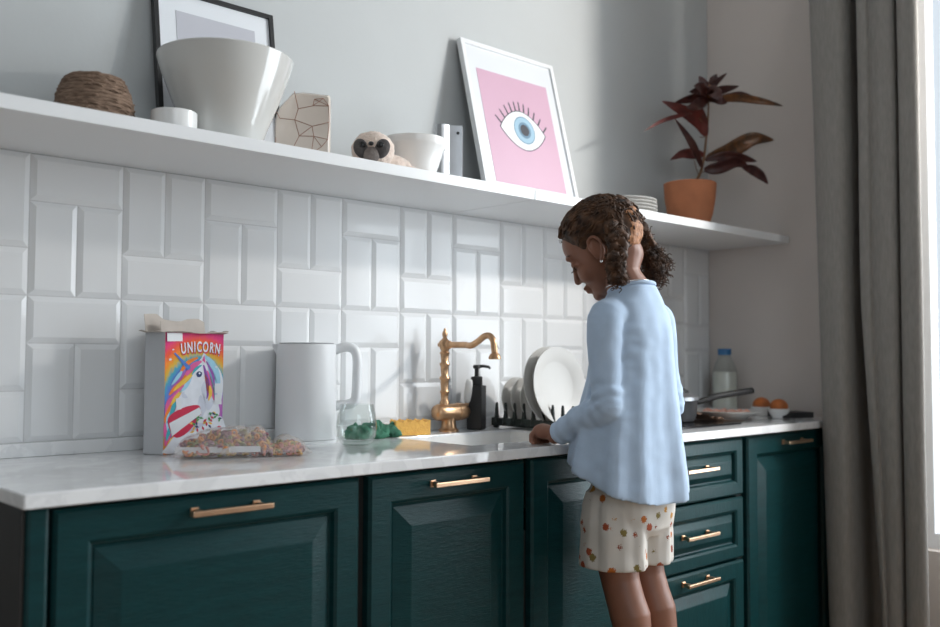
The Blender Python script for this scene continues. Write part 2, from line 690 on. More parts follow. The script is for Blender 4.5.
# ------------------------------------------------------------------ worktop, sink, upstand
SX0, SX1, SY0, SY1 = .88, 1.310, -.425, -.135
CX0, CY0 = -.177, -.555
bm = BM()
xs, ys = [CX0, SX0, SX1, XW - .002], [CY0, SY0, SY1, -.0012]
grid = {}
for z in (CT - .024, CT):
    for i, x in enumerate(xs):
        for j, y in enumerate(ys):
            grid[i, j, z] = bm.verts.new((x, y, z))
for z in (CT - .024, CT):
    for i in range(3):
        for j in range(3):
            if (i, j) != (1, 1):
                bm.faces.new([grid[a, b, z] for a, b in ((i, j), (i + 1, j), (i + 1, j + 1), (i, j + 1))])
loop = [(0, 0), (1, 0), (2, 0), (3, 0), (3, 1), (3, 2), (3, 3), (2, 3), (1, 3), (0, 3), (0, 2), (0, 1)]
for L in (loop, [(1, 1), (2, 1), (2, 2), (1, 2)]):
    for a, b in zip(L, L[1:] + L[:1]):
        bm.faces.new([grid[a[0], a[1], CT - .024], grid[b[0], b[1], CT - .024], grid[b[0], b[1], CT], grid[a[0], a[1], CT]])
wt = to_obj('worktop', bm, M['quartz'], None, origin=(CX0, CY0, CT - .024))
tag(wt, 'pale quartz worktop running along the tiled wall over the teal cabinets', 'worktop')
bv = wt.modifiers.new('bevel', 'BEVEL'); bv.width = .0025; bv.segments = 2; bv.limit_method = 'ANGLE'
up = to_obj('upstand', bbox_bm(CX0, XW - .002, -.0125, -.0012, CT + .0003, CT + .0295, .0012), M['quartz'], None, origin=(1.2, -.007, CT))
tag(up, 'low quartz upstand strip between worktop and tiles', 'upstand')

t = thing('sink', 'white sink basin set into the worktop under the copper faucet', 'sink', (1.095, -.28, .72))
bm = BM()
e = .002
o4 = [(SX0 + e, SY0 + e), (SX1 - e, SY0 + e), (SX1 - e, SY1 - e), (SX0 + e, SY1 - e)]


def ring4(bm, pts, z, d=0):
    cx, cy = (SX0 + SX1) / 2, (SY0 + SY1) / 2
    return [(x + (d if x < cx else -d), y + (d if y < cy else -d), z) for x, y in pts]


loft(bm, [ring4(bm, o4, CT - .006), ring4(bm, o4, .73, .004), ring4(bm, o4, .722, .02)], cap=False)
vv = [bm.verts.new(p) for p in ring4(bm, o4, .722, .02)]
bm.faces.new(vv)
to_obj('basin', bm, M['porcelain'], t)
bm = BM(); lathe(bm, [(0, 0), (.032, 0), (.032, .003), (.022, .004), (.02, .001), (0, .001)], (1.095, -.28, .7225), 28)
to_obj('drain', bm, M['steel'], t, 40)

# ------------------------------------------------------------------ cabinets
YD = -.535       # front plane of the doors


def raised_panel(bm, x0, x1, z0, z1, fr=.06, slope=.040, yb=YD + .022):
    """framed door or drawer front with a raised, bevelled field; front faces -y"""
    prof = [(0, yb), (0, YD + .006), (.006, YD), (fr - .006, YD), (fr, YD + .004), (fr + .003, YD + .013), (fr + .007, YD + .014), (fr + .009, YD + .012), (fr + .009 + slope, YD + .002), (fr + .012 + slope, YD + .0015)]
    R = []
    for d, y in prof:
        R.append([(x0 + d, y, z0 + d), (x1 - d, y, z0 + d), (x1 - d, y, z1 - d), (x0 + d, y, z1 - d)])
    loft(bm, R, cap=True)


def handle_bm(xc, z, w=.158, y=YD):
    bm = BM()
    s = .0048
    merge(bm, bbox_bm(xc - w / 2, xc + w / 2, y - .034, y - .034 + 2 * s, z - s, z + s, .0014))
    for sx in (-1, 1):
        x = xc + sx * (w / 2 - .018)
        merge(bm, bbox_bm(x - s, x + s, y - .026, y - .002, z - s, z + s, .001))
        merge(bm, bbox_bm(x - .0075, x + .0075, y - .004, y + .0005, z - .0075, z + .0075, .001))
    return bm


def cabinet(name, label, x0, x1, cut=()):
    t = thing(name, label, 'cabinet', ((x0 + x1) / 2, -.26, 0), 'teal base cabinets')
    bm = BM()
    z1 = CT - .025
    for i, a in enumerate(((x0, x0 + .016), (x1 - .016, x1))):
        box(bm, a[0], a[1], YD + .024, -.02, .10, .70 if i in cut else z1)
    box(bm, x0 + .016, x1 - .016, -.03, -.02, .10, z1)
    box(bm, x0 + .016, x1 - .016, YD + .024, -.03, .10, .116)
    box(bm, x0 + .016, x1 - .016, YD + .024, YD + .034, z1 - .06, z1)
    to_obj('carcass', bm, M['carcass'], t)
    to_obj('plinth', bbox_bm(x0, x1, YD + .07, YD + .085, 0, .10, 0), M['plinth'], t)
    return t


def door(t, x0, x1, z0=.105, z1=.868, handle=True, fr=.06):
    bm = BM()
    raised_panel(bm, x0, x1, z0, z1, fr)
    d = to_obj('door', bm, M['teal'], t)
    d['_base'] = t['_base']
    if handle:
        to_obj('handle', handle_bm((x0 + x1) / 2, z1 - .0275), M['copper'], d)['label'] = 'copper bar handle'
    return d


ca = cabinet('base_cabinet', 'widest teal base cabinet at the left end, under the cereal box', -.165, .482)
door(ca, -.124, .471)
to_obj('corner_post', bbox_bm(-.1655, -.131, YD - .001, YD + .0235, .0, .875, .006, 2), M['teal'], ca)
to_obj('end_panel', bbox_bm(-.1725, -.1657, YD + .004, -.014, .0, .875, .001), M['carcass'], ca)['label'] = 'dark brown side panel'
cb = cabinet('base_cabinet', 'narrower teal base cabinet with copper handle, under the drinking glass', .484, .962, (1,))
door(cb, .495, .951)
cc = cabinet('sink_cabinet', 'teal sink cabinet door in shadow just in front of the girl', .964, 1.432, (0,))
door(cc, .975, 1.421, handle=False)
cd = cabinet('drawer_cabinet', 'teal cabinet of three drawers with copper handles, right of the girl', 1.434, 1.930)
for z0, z1, fr, sl in ((.697, .868, .042, .014), (.508, .690, .042, .016), (.105, .501, .055, .03)):
    bm = BM()
    raised_panel(bm, 1.445, 1.919, z0, z1, fr, sl)
    d = to_obj('drawer', bm, M['tealrail'], cd)
    d['_base'] = cd['_base']
    hz = {.697: .792, .508: .606, .105: .477}[z0]
    to_obj('handle', handle_bm(1.655, hz), M['copper'], d)['label'] = 'copper bar handle'
ce = cabinet('base_cabinet', 'tall-doored teal base cabinet in the dark corner beside the curtain', 1.932, 2.575)
door(ce, 1.945, 2.50)

# ------------------------------------------------------------------ wall shelf in two lengths
ZS = 1.5375
for x0, x1, lab in ((-.75, 1.1875, 'long white wall shelf, left length, holding bowl and basket'), (1.1905, XW - .001, 'white wall shelf, right length, holding plates and potted plant')):
    o = to_obj('wall_shelf', bbox_bm(x0, x1, -.345, -.0002, ZS, ZS + .0265, .0012), M['shelf'], None, origin=((x0 + x1) / 2, -.17, ZS))
    tag(o, lab, 'shelf', 'white wall shelves')
SH = ZS + .0266

# ------------------------------------------------------------------ things on the shelf
# wicker basket
c = V((.054, -.20, SH))
t = thing('wicker_basket', 'small round brown wicker basket at the left end of the shelf', 'basket', c)
bm = BM()
for k in range(13):
    z = .005 + k * .0074
    r = .070 * (1 - ((z - .032) / .108) ** 2 * .75)
    pts = []
    for i in range(48):
        a = 2 * PI * i / 48
        rr = r + .0022 * noise.noise(V((cos(a) * 6, sin(a) * 6, k * 3.1)))
        pts.append(c + V((rr * cos(a), rr * sin(a), z + .0022 * noise.noise(V((cos(a) * 4, sin(a) * 4, k * 2.3 + 9))))))
    ring = pts + [pts[0]]
    tube(bm, ring, .0056, 6, cap=False)
to_obj('coils', bm, M['wicker'], t, 180)
bm = BM()
for i in range(130):
    a = random.uniform(0, 2 * PI); z = random.uniform(.008, .09)
    r = .074 * (1 - ((z - .032) / .108) ** 2 * .75)
    b = a + random.uniform(.12, .4)
    p0 = c + V((r * cos(a), r * sin(a), z)); p1 = c + V(((r + .003) * cos((a + b) / 2), (r + .003) * sin((a + b) / 2), z + random.uniform(-.003, .003))); p2 = c + V((r * cos(b), r * sin(b), z + random.uniform(-.006, .006)))
    tube(bm, catmull([p0, p1, p2], 3), .0016, 5)
o = to_obj('fibres', bm, M['wicker'], t, 180)
bm = BM(); lathe(bm, [(0, .094), (.03, .097), (.050, .094), (.055, .09), (.0, .088)], c, 32)
to_obj('lid', bm, M['wicker'], t, 60)

# small white dish
c = at(174, 124, -.26); c.z = SH
bm = BM(); lathe(bm, [(0, 0), (.044, 0), (.046, .003), (.046, .044), (.0445, .0455), (.042, .044), (.042, .01), (0, .008)], c, 48)
o = to_obj('ceramic_pot', bm, M['porcelain'], None, 35, origin=c)
tag(o, 'low white ceramic cylinder pot between basket and big bowl', 'pot')

# big conical bowl
c = at(226, 60, -.226); c.z = SH
bm = BM()
lathe(bm, [(0, 0), (.074, 0), (.078, .004), (.090, .04), (.114, .1), (.136, .159), (.1450, .191), (.1435, .1935), (.1405, .191), (.131, .159), (.109, .1), (.085, .04), (.07, .012), (0, .010)], c, 72)
o = to_obj('conical_bowl', bm, M['bowlwhite'], None, 40, origin=c)
tag(o, 'large glossy white flaring bowl standing before the black frame', 'bowl')

# leaning black picture frame
def leaning_frame(name, label, bl, w, h, top_y, bot_y, fw, fd, mats, mount_in, thick_z=SH):
    """frame whose back leans on the wall; bl = x of its left side"""
    ang = math.atan2(top_y - bot_y, h)
    Xa = V((1, 0, 0)); Za = V((0, sin(ang), cos(ang))); Ya = V((0, cos(ang), -sin(ang)))
    o = V((bl, bot_y, thick_z + fd * sin(ang)))
    mt = frame_mtx(o, Xa, Ya, Za)
    t = thing(name, label, 'picture', (bl + w / 2, bot_y, thick_z))
    bm = BM()
    rings = []
    for ins, y in ((0, fd), (0, .0), (fw, 0), (fw, .006), (fw, fd)):
        rings.append([(ins, y, ins), (w - ins, y, ins), (w - ins, y, h - ins), (ins, y, h - ins)])
    loft(bm, rings, cap=False)
    bmesh.ops.transform(bm, matrix=mt, verts=bm.verts)
    to_obj('frame', bm, mats[0], t)
    bm = BM(); box(bm, fw * .8, w - fw * .8, .006, fd - .001, fw * .8, h - fw * .8, mt)
    to_obj('mount', bm, mats[1], t)
    return t, mt


t, mtb = leaning_frame('picture_frame', 'black framed picture leaning on the wall behind the big bowl', .249, .315, .407, -.024, -.085, .011, .016, (M['pictureblack'], M['mount']), .06)
bm = BM(); box(bm, .055, .262, .0050, .0061, .07, .353, mtb)
to_obj('print', bm, M['greyprint'], t)['label'] = 'pale lilac grey print'

# geometric vase
c = at(304, 128, -.235); c.z = SH
ux = V((.80, -.60, 0)); uy = V((.60, .80, 0))
t = thing('ceramic_vase', 'squat cream vase with rose gold crackle lines, one shoulder cut away', 'vase', c)
prof = [(-.062, 0), (.058, 0), (.061, .004), (.061, .148), (.058, .153), (.0, .158), (-.024, .155), (-.055, .118), (-.064, .09), (-.065, .004)]
bm = BM()
R = []
for d, s in ((-.036, .93), (-.030, .99), (.0, 1.0), (.030, .99), (.036, .93)):
    R.append([c + ux * (x * s) + uy * d + V((0, 0, .078 + (z - .078) * s)) for x, z in prof])
zmin = min(p.z for r in R for p in r)
for r in R:
    for p in r:
        p.z = SH + (p.z - zmin) * .95
loft(bm, R)
to_obj('body', bm, mat('cream_glaze', (.70, .615, .545), .16, var=.05, vscale=10, coat=.3), t, 40)
bm = BM()
random.seed(3)
nodes = [(-.055 + .036 * i + random.uniform(-.011, .011), .014 + .031 * j + random.uniform(-.01, .01)) for j in range(5) for i in range(4)]
for a in range(len(nodes)):
    for b in range(a + 1, len(nodes)):
        A, B = nodes[a], nodes[b]
        if math.hypot(A[0] - B[0], A[1] - B[1]) < .043 and not (max(A[1], B[1]) > .112 and min(A[0], B[0]) < -.03):
            p, q = (c + ux * A[0] - uy * .0362 + V((0, 0, A[1] + .003)), c + ux * B[0] - uy * .0362 + V((0, 0, B[1] + .003)))
            tube(bm, [p, q], .0009, 5)
to_obj('crackle_lines', bm, mat('rose_gold_line', (.42, .24, .18), .3, .6, var=.05), t)

# sloth soft toy
c = at(373, 153, -.262)
hc = V((c.x, c.y, c.z + .006))
base = V((hc.x, hc.y, SH))
t = thing('plush_toy', 'cream plush animal with dark eye patches lying at the shelf edge', 'soft toy', base)
fx = (CAM - hc); fx.z = -.0; fx.normalize()
fx = (fx + V((-.12, 0, .02))).normalized()
fl = V((0, 0, 1)).cross(fx).normalized()
fu = fx.cross(fl)
bm = BM()


def fur(p, amp=.0028):
    return p + V((noise.noise(p * 170), noise.noise(p * 170 + V((9, 0, 0))), noise.noise(p * 170 + V((0, 9, 0))))) * amp


ball(bm, hc, (.047, .052, .046), (fx, fl, fu))
ball(bm, hc + V((.075, .03, -.035)), (.062, .055, .040))
ball(bm, hc + V((.045, .005, -.052)), (.035, .03, .016))
limb(bm, [hc + V((.10, -.01, -.045)), hc + V((.155, -.02, -.052))], [.022, .018])
zf = SH + .001


def fixz(p):
    q = fur(p)
    q.z = max(q.z, zf)
    return q


fused_obj('body', bm, M['pinkish'], t, .004, 3, fixz)
for s in (-1, 1):
    bm = BM()
    ball(bm, hc + fx * .036 + fl * (s * .024) + fu * (-.004), (.016, .0205, .023), (fx, (fl + fu * s * .25).normalized(), fu))
    to_obj('eye_patch', bm, M['furgrey'], t, 180)['label'] = 'dark grey eye patch'
    bm = BM()
    ball(bm, hc + fx * .047 + fl * (s * .0215) + fu * (.002), (.0075, .0095, .0095), (fx, fl, fu))
    to_obj('eye', bm, M['gloss_eye'], t, 180)['label'] = 'shiny black eye'
bm = BM()
ball(bm, hc + fx * .040 - fu * .020, (.018, .020, .020), (fx, fl, fu))
to_obj('muzzle', bm, M['furmid'], t, 180)['label'] = 'grey muzzle'
bm = BM(); ball(bm, hc + fx * .054 - fu * (-.004), (.006, .0065, .005), (fx, fl, fu))
to_obj('nose', bm, M['gloss_eye'], t, 180)['label'] = 'black nose'

# white bowl with a rolled rim
c = V((.888, -.195, SH))
bm = BM()
lathe(bm, [(0, 0), (.046, 0), (.05, .004), (.064, .044), (.076, .084), (.083, .090), (.085, .096), (.086, .110), (.0835, .112), (.081, .110), (.078, .092), (.060, .044), (.044, .01), (0, .008)], c, 56)
o = to_obj('white_bowl', bm, M['porcelain'], None, 35, origin=c)
tag(o, 'medium white bowl with banded rim behind the plush animal', 'bowl')

# steel stand
c = V((1.048, -.15, SH))
ux = V((.82, -.57, 0)); uy = V((.57, .82, 0))
t = thing('steel_holder', 'polished steel holder with screws between white bowl and eye picture', 'holder', c)
bm = BM()
pl = [(-.036, .03), (-.036, .0), (-.033, -.012), (-.022, -.019), (-.008, -.015), (.0, -.006), (.004, -.004), (.038, -.004), (.040, -.001), (.040, .03)]
R = [[c + ux * x + uy * y + V((0, 0, z)) for x, y in pl] for z in (0, .004, .182, .186)]
loft(bm, R)
to_obj('body', bm, M['steel'], t, 40)
for z in (.025, .165):
    bm = BM()
    lathe(bm, [(0, 0), (.0045, 0), (.0040, .0025), (0, .003)], (0, 0, 0), 16, frame_mtx(c + ux * .026 - uy * .0042 + V((0, 0, z)), ux, V((0, 0, 1)), -uy))
    to_obj('screw', bm, M['black'], t, 40)['label'] = 'dark screw head'

# white frame with eye print
t, mte = leaning_frame('picture_frame', 'white framed pink eye print leaning on the wall above the faucet', 1.205, .412, .515, -.022, -.150, .014, .018, (M['framewhite'], M['mount']), .06)
PW, PH = .412, .515
X0, X1, Z0p, Z1p = .050, .362, .060, .428
bm = BM(); box(bm, X0, X1, .0052, .0062, Z0p, Z1p, mte)
pr = to_obj('print', bm, M['pinkprint'], t); pr['label'] = 'pink print with an open eye'; pr['_base'] = t['_base']
ec, ew, eh = V((.211, 0, .247)), .098, .066


def flat(bm, pts, y, th=.0004):
    a = [bm.verts.new(mte @ V((p[0], y, p[1]))) for p in pts]
    b = [bm.verts.new(mte @ V((p[0], y + th, p[1]))) for p in pts]
    bm.faces.new(a)
    bm.faces.new(b[::-1])
    n = len(a)
    for i in range(n):
        bm.faces.new((a[i], b[i], b[(i + 1) % n], a[(i + 1) % n]))


def eye_outline(k):
    p = []
    for i in range(41):
        s = -1 + 2 * i / 40
        p.append((ec.x + s * ew * k, ec.z + eh * k * (1 - abs(s) ** 1.9) ** .9))
    for i in range(1, 40):
        s = 1 - 2 * i / 40
        p.append((ec.x + s * ew * k, ec.z - eh * k * .95 * (1 - abs(s) ** 1.9) ** .9))
    return p


bm = BM(); flat(bm, eye_outline(1.045), .0049)
for i in range(11):
    s = -.93 + 1.86 * i / 10
    b = V((ec.x + s * ew, 0, ec.z + eh * (1 - abs(s) ** 1.9) ** .9))
    d = V((s * .62, 0, 1 - .45 * abs(s))).normalized() * .033
    nrm = V((d.z, 0, -d.x)).normalized() * .0030
    flat(bm, [(b.x - nrm.x, b.z - nrm.z), (b.x + nrm.x, b.z + nrm.z), (b.x + d.x + nrm.x * .8, b.z + d.z + nrm.z * .8), (b.x + d.x - nrm.x * .8, b.z + d.z - nrm.z * .8)], .0049)
to_obj('eye_outline', bm, M['ink'], pr)
bm = BM(); flat(bm, eye_outline(1.0), .0046); to_obj('eye_white', bm, M['eyewhite'], pr)


def disc(r, y, cx=ec.x + .006, cz=ec.z + .004):
    bm = BM(); flat(bm, [(cx + r * cos(2 * PI * i / 40), cz + r * sin(2 * PI * i / 40)) for i in range(40)], y)
    return bm


to_obj('iris_ring', disc(.046, .0043), M['iris2'], pr)
to_obj('iris', disc(.043, .0040), M['iris'], pr)
to_obj('pupil_ring', disc(.027, .0037), M['iris2'], pr)
to_obj('pupil', disc(.019, .0034), M['ink'], pr)

# stack of five plates
pc = at(620, 205, -.165); pc.z = SH
plate_prof = [(0, .0), (.07, 0), (.072, .002), (.075, .004), (.116, .0135), (.120, .0155), (.1205, .0175), (.1185, .0178), (.112, .0165), (.074, .0075), (0, .0065)]
bm = BM(); lathe(bm, plate_prof, pc, 64)
p0 = to_obj('dinner_plate', bm, M['platewhite'], None, 30, origin=pc)
names = ['lowest white plate of the stack beside the potted plant', 'second lowest white plate of the stack beside the potted plant', 'middle white plate of the stack beside the potted plant', 'second highest white plate of the stack beside the potted plant', 'topmost white plate of the stack beside the potted plant']
tag(p0, names[0], 'plate', 'plates stacked on the shelf')
for k in range(1, 5):
    q = p0.copy(); COL.objects.link(q)
    q.location = pc + V((random.uniform(-.002, .002), random.uniform(-.002, .002), .0107 * k))
    q['label'] = names[k]

# potted croton
c = at(690, 200, -.205); c.z = SH
t = thing('potted_croton', 'dark red croton in a terracotta pot at the right end of the shelf', 'plant', c)
bm = BM()
lathe(bm, [(0, 0), (.058, 0), (.063, .003), (.078, .05), (.087, .10), (.0905, .145), (.091, .157), (.0885, .159), (.086, .157), (.083, .138), (0, .135)], c, 56)
po = to_obj('pot', bm, M['terracotta'], t, 40)
po['label'] = 'rounded terracotta pot'
bm = BM(); lathe(bm, [(0, .146), (.04, .148), (.0845, .142), (.083, .136), (0, .136)], c, 40)
to_obj('soil', bm, M['soil'], t, 60)
st = [c + V((.012, .0, .148))] + [at(x, y, -.205) for x, y in ((699, 176), (703, 163), (706, 140), (708, 118), (708.5, 101), (709, 90))]
bm = BM(); tube(bm, catmull(st, 4), [.0055 - .003 * i / 24 for i in range(25)][:len(catmull(st, 4))], 8)
to_obj('stem', bm, M['stem'], t, 180)


def leaf(pts, width, m, curl=.25, label=None):
    """leaf along 3 points; width in metres; a folded, slightly wavy blade"""
    P = catmull(pts, 8)
    n = len(P)
    bm = BM()
    rows = []
    for i, p in enumerate(P):
        s = i / (n - 1)
        tng = (P[min(i + 1, n - 1)] - P[max(i - 1, 0)]).normalized()
        view = V((.62, .70, 0.18))
        side = tng.cross(view).normalized()
        nrm = side.cross(tng).normalized()
        w = width * (max(0, sin(PI * min(1, s * .96 + .04))) ** .75) * (1.15 - .35 * s) * .5 + .0008
        wav = .12 * w * sin(s * 17)
        rows.append([p + side * (w * k) - nrm * (abs(k) * w * curl) + nrm * (wav * k) for k in (-1, -.5, 0, .5, 1)])
    R = [[bm.verts.new(q) for q in r] for r in rows]
    for a, b in zip(R, R[1:]):
        for k in range(4):
            bm.faces.new((a[k], a[k + 1], b[k + 1], b[k]))
    tube(bm, P, .0011, 5)
    o = to_obj('leaf', bm, m, t, 180)
    s = o.modifiers.new('thick', 'SOLIDIFY'); s.thickness = .0009
    return o


Lv = [
    (((706, 158, -.205), (729, 151, -.23), (752, 139, -.27), (774, 140, -.30)), .060, 'leafvein'),
    (((705, 160, -.205), (725, 156, -.25), (742, 158, -.28), (757, 161.5, -.30)), .034, 'leafdark'),
    (((704, 170, -.205), (717, 168, -.24), (736, 162, -.27), (750, 169, -.29)), .046, 'leafdark'),
    (((742, 167, -.28), (752, 170, -.29), (761, 176, -.30), (768, 184, -.31)), .036, 'leafdark'),
    (((704, 155, -.205), (694, 154, -.19), (682, 154, -.17), (670, 160, -.15)), .036, 'leafred'),
    (((702, 168, -.205), (695, 150, -.22), (687, 136, -.22), (675, 119, -.23)), .026, 'leafdark'),
    (((706, 136, -.205), (699, 122, -.20), (683, 111, -.19), (662, 101, -.17)), .050, 'leafred'),
    (((707, 125, -.205), (698, 111, -.20), (692, 116, -.19), (680, 113, -.18)), .036, 'leafred'),
    (((692, 113, -.2), (678, 116, -.2), (662, 121, -.2), (644, 131, -.2)), .014, 'leafred'),
    (((709, 101, -.205), (735, 98, -.25), (760, 101, -.30), (783, 106, -.34)), .030, 'leafvein'),
    (((709, 101, -.205), (728, 97, -.22), (742, 95, -.24), (756, 98, -.25)), .026, 'leafdark'),
    (((708, 100, -.205), (697, 98, -.19), (686, 100, -.18), (674, 103, -.17)), .030, 'leafdark'),
    (((708, 100, -.205), (700, 103, -.22), (694, 106, -.24), (686, 108, -.25)), .040, 'leafdark'),
    (((709, 97, -.205), (702, 93, -.2), (697, 91, -.18), (689, 92, -.17)), .034, 'leafdark'),
    (((709, 95, -.205), (705, 88, -.2), (703, 83, -.19), (699, 76, -.18)), .040, 'leafdark'),
    (((709, 93, -.205), (712, 86, -.21), (716, 82, -.22), (727, 73, -.22)), .026, 'leafdark'),
    (((709, 95, -.205), (718, 91, -.21), (727, 89, -.22), (739, 86, -.23)), .030, 'leafdark'),
    (((709, 97, -.205), (716, 99, -.23), (721, 101, -.25), (727, 103, -.26)), .034, 'leafdark'),
    (((709, 95, -.205), (713, 92, -.24), (718, 96, -.26), (722, 99, -.27)), .046, 'leafdark'),
    (((709, 94, -.205), (712, 83, -.20), (714, 79, -.19), (717, 74, -.18)), .030, 'leafdark'),
    (((709, 95, -.205), (703, 90, -.23), (698, 87, -.25), (694, 86, -.26)), .040, 'leafdark'),
    (((709, 100, -.205), (709, 95, -.215), (709.5, 90, -.22), (710, 84, -.22)), .022, 'leafvein'),
]
for pts, w, m in Lv:
    leaf([at(*p) for p in pts], w, M[m], .3)
bm = BM()
for a, b in (((703, 163), (699, 166)), ((704, 158), (712, 152)), ((706, 136), (700, 137)), ((707, 125), (699, 118)), ((701, 172), (711, 170)), ((699, 176), (694, 160))):
    bm = BM()
    tube(bm, [at(a[0], a[1], -.205), at((a[0] + b[0]) / 2, (a[1] + b[1]) / 2 + 1, -.207), at(b[0], b[1], -.208)], .0015, 5)
    to_obj('leaf_stalk', bm, M['stem'], t, 180)


# ------------------------------------------------------------------ things on the worktop
# cereal box
BL = V((.231, -.159, CT))
bx_ = V((.927, .374, 0)).normalized(); by_ = V((-.374, .927, 0)).normalized()
BW, BD, BH = .190, .055, .262
mt = frame_mtx(BL + V((0, 0, .0006)), bx_, by_, V((0, 0, 1)))
t = thing('cereal_box', 'opened cereal box printed with a unicorn, standing by the tiles', 'box', BL)
bm = BM()
R = [[mt @ V(p) for p in ((0, 0, z), (BW, 0, z), (BW, BD, z), (0, BD, z))] for z in (0, BH)]
loft(bm, R, cap=False)
vs = [bm.verts.new(mt @ V(p)) for p in ((0, 0, 0), (BW, 0, 0), (BW, BD, 0), (0, BD, 0))]
bm.faces.new(vs)
bo = to_obj('carton', bm, M['cardgrey'], t)
s = bo.modifiers.new('thick', 'SOLIDIFY'); s.thickness = .0012; s.offset = -1


def flap(p0, p1, out, h0, notch):
    """a torn lid flap hinged on the edge p0-p1, leaning along out"""
    bm = BM()
    n = 10
    a = []
    b = []
    for i in range(n + 1):
        s = i / n
        q = p0.lerp(p1, s)
        k = notch(s)
        a.append(q)
        b.append(q + out * (h0 * k) + V((0, 0, .002 * sin(s * 9))))
    A = [bm.verts.new(mt @ p) for p in a]
    B = [bm.verts.new(mt @ p) for p in b]
    for i in range(n):
        bm.faces.new((A[i], A[i + 1], B[i + 1], B[i]))
    o = to_obj('flap', bm, M['cardin'], t)
    s = o.modifiers.new('thick', 'SOLIDIFY'); s.thickness = .0011
    return o


flap(V((0, 0, BH)), V((BW, 0, BH)), V((0, -1, .10)).normalized(), .014, lambda s: 1)
flap(V((0, BD, BH)), V((BW, BD, BH)), V((0, .15, .99)).normalized(), .041, lambda s: .95 if s < .30 else (.70 if s < .62 else (.80 if s < .93 else .66)))
flap(V((0, 0, BH)), V((0, BD, BH)), V((-1, 0, .12)).normalized(), .020, lambda s: 1)
flap(V((BW, 0, BH)), V((BW, BD, BH)), V((.95, 0, .30)).normalized(), .020, lambda s: 1)
flap(V((.02, .03, BH - .01)), V((.10, .03, BH - .01)), V((0, .1, .99)).normalized(), .038, lambda s: .9 if s < .5 else .7)
# front print, in face coordinates (metres): u right, v up
bm = BM()
q = [bm.verts.new(mt @ V(p)) for p in ((.0006, -.0006, .0006), (BW - .0006, -.0006, .0006), (BW - .0006, -.0006, BH - .0006), (.0006, -.0006, BH - .0006))]
q2 = [bm.verts.new(mt @ V((p[0], .0, p[1]))) for p in ((.0006, .0006), (BW - .0006, .0006), (BW - .0006, BH - .0006), (.0006, BH - .0006))]
f = bm.faces.new(q)
for i in range(4):
    bm.faces.new((q[i], q2[i], q2[(i + 1) % 4], q[(i + 1) % 4]))
uvl = bm.loops.layers.uv.new('UVMap')
for l, uv in zip(f.loops, ((0, 0), (BW, 0), (BW, BH), (0, BH))):
    l[uvl].uv = uv
bmesh.ops.translate(bm, verts=bm.verts, vec=-BL)
me = bpy.data.meshes.new('front_print'); bm.to_mesh(me); bm.free()
fp = link_mesh('front_print', me, rainbow_mat((.112, .105)), t)
fp['label'] = 'rainbow front with a white unicorn'
fp['_base'] = t['_base']


def uv(px, py):
    """photo pixel on the box front -> face coordinates"""
    return ((px - 163.5) / 60.5 * BW, (456 - py) / 124 * BH)


LAY = [0]


def art(name, polys, m, layer):
    """every printed shape is a piece of its own"""
    y = -.0008 - .00012 * layer
    for poly in polys:
        bm = BM()
        bm.faces.new([bm.verts.new(mt @ V((u, y, v))) for u, v in (uv(*p) for p in poly)])
        bmesh.ops.triangulate(bm, faces=bm.faces)
        to_obj(name, bm, M[m], fp)


def blob(poly, n=5):
    P = [V((p[0], p[1], 0)) for p in poly]
    P = P + [P[0], P[1], P[2]]
    out = []
    for i in range(len(poly)):
        a, b, c_, d = P[i - 1 if i else len(poly) - 1], P[i], P[i + 1], P[i + 2]
        for k in range(n):
            s = k / n
            w = .5 * ((2 * b) + (c_ - a) * s + (2 * a - 5 * b + 4 * c_ - d) * s * s + (3 * b - a - 3 * c_ + d) * s ** 3)
            out.append((w.x, w.y))
    return out


def swoosh(pts, w, n=6):
    P = catmull([V((p[0], p[1], 0)) for p in pts], n)
    L_, R_ = [], []
    for i, p in enumerate(P):
        s = i / (len(P) - 1)
        d = (P[min(i + 1, len(P) - 1)] - P[max(i - 1, 0)]).normalized()
        k = w * (.25 + sin(PI * min(1, s * .9 + .08))) * .5
        L_.append((p.x - d.y * k, p.y + d.x * k)); R_.append((p.x + d.y * k, p.y - d.x * k))
    return L_ + R_[::-1]


art('mane_lock', [swoosh([(205, 362), (214, 372), (219, 386), (221, 404)], 9)], 'pr_white', 1)
art('unicorn_neck', [blob([(192, 372), (203, 366), (210, 372), (215, 388), (218, 404), (220, 420), (208, 428), (188, 424), (174, 420), (172, 404), (180, 396), (190, 392), (186, 384)])], 'pr_white', 2)
art('unicorn_head', [blob([(199, 360), (203, 352), (206, 364), (208, 376), (203, 385), (196, 390), (190, 398), (183, 400), (178, 395), (181, 386), (187, 376), (192, 367)])], 'pr_white', 3)
art('unicorn_shading', [blob([(203, 383), (208, 378), (211, 392), (213, 408), (207, 414), (204, 400), (200, 392)]), blob([(180, 394), (184, 396), (186, 400), (181, 399)])], 'pr_shade', 4)
art('mane_lock', [swoosh([(200, 362), (192, 366), (186, 374), (182, 380)], 4), swoosh([(182, 384), (176, 396), (168, 404), (165, 416)], 5), swoosh([(176, 404), (170, 414), (166, 428), (164.5, 438)], 5), swoosh([(206, 372), (210, 384), (212, 396), (214, 404)], 3), swoosh([(170, 432), (167, 440), (165, 447)], 4)], 'pr_pink', 5)
art('mane_lock', [swoosh([(196, 358), (188, 362), (182, 368), (177, 377)], 3.5), swoosh([(184, 376), (180, 384), (173, 390), (168, 396)], 4), swoosh([(175, 398), (170, 408), (166, 418), (164.5, 424)], 4), swoosh([(173, 438), (169, 446), (165, 453)], 4), swoosh([(204, 376), (207, 388), (208, 396)], 3)], 'pr_orange', 6)
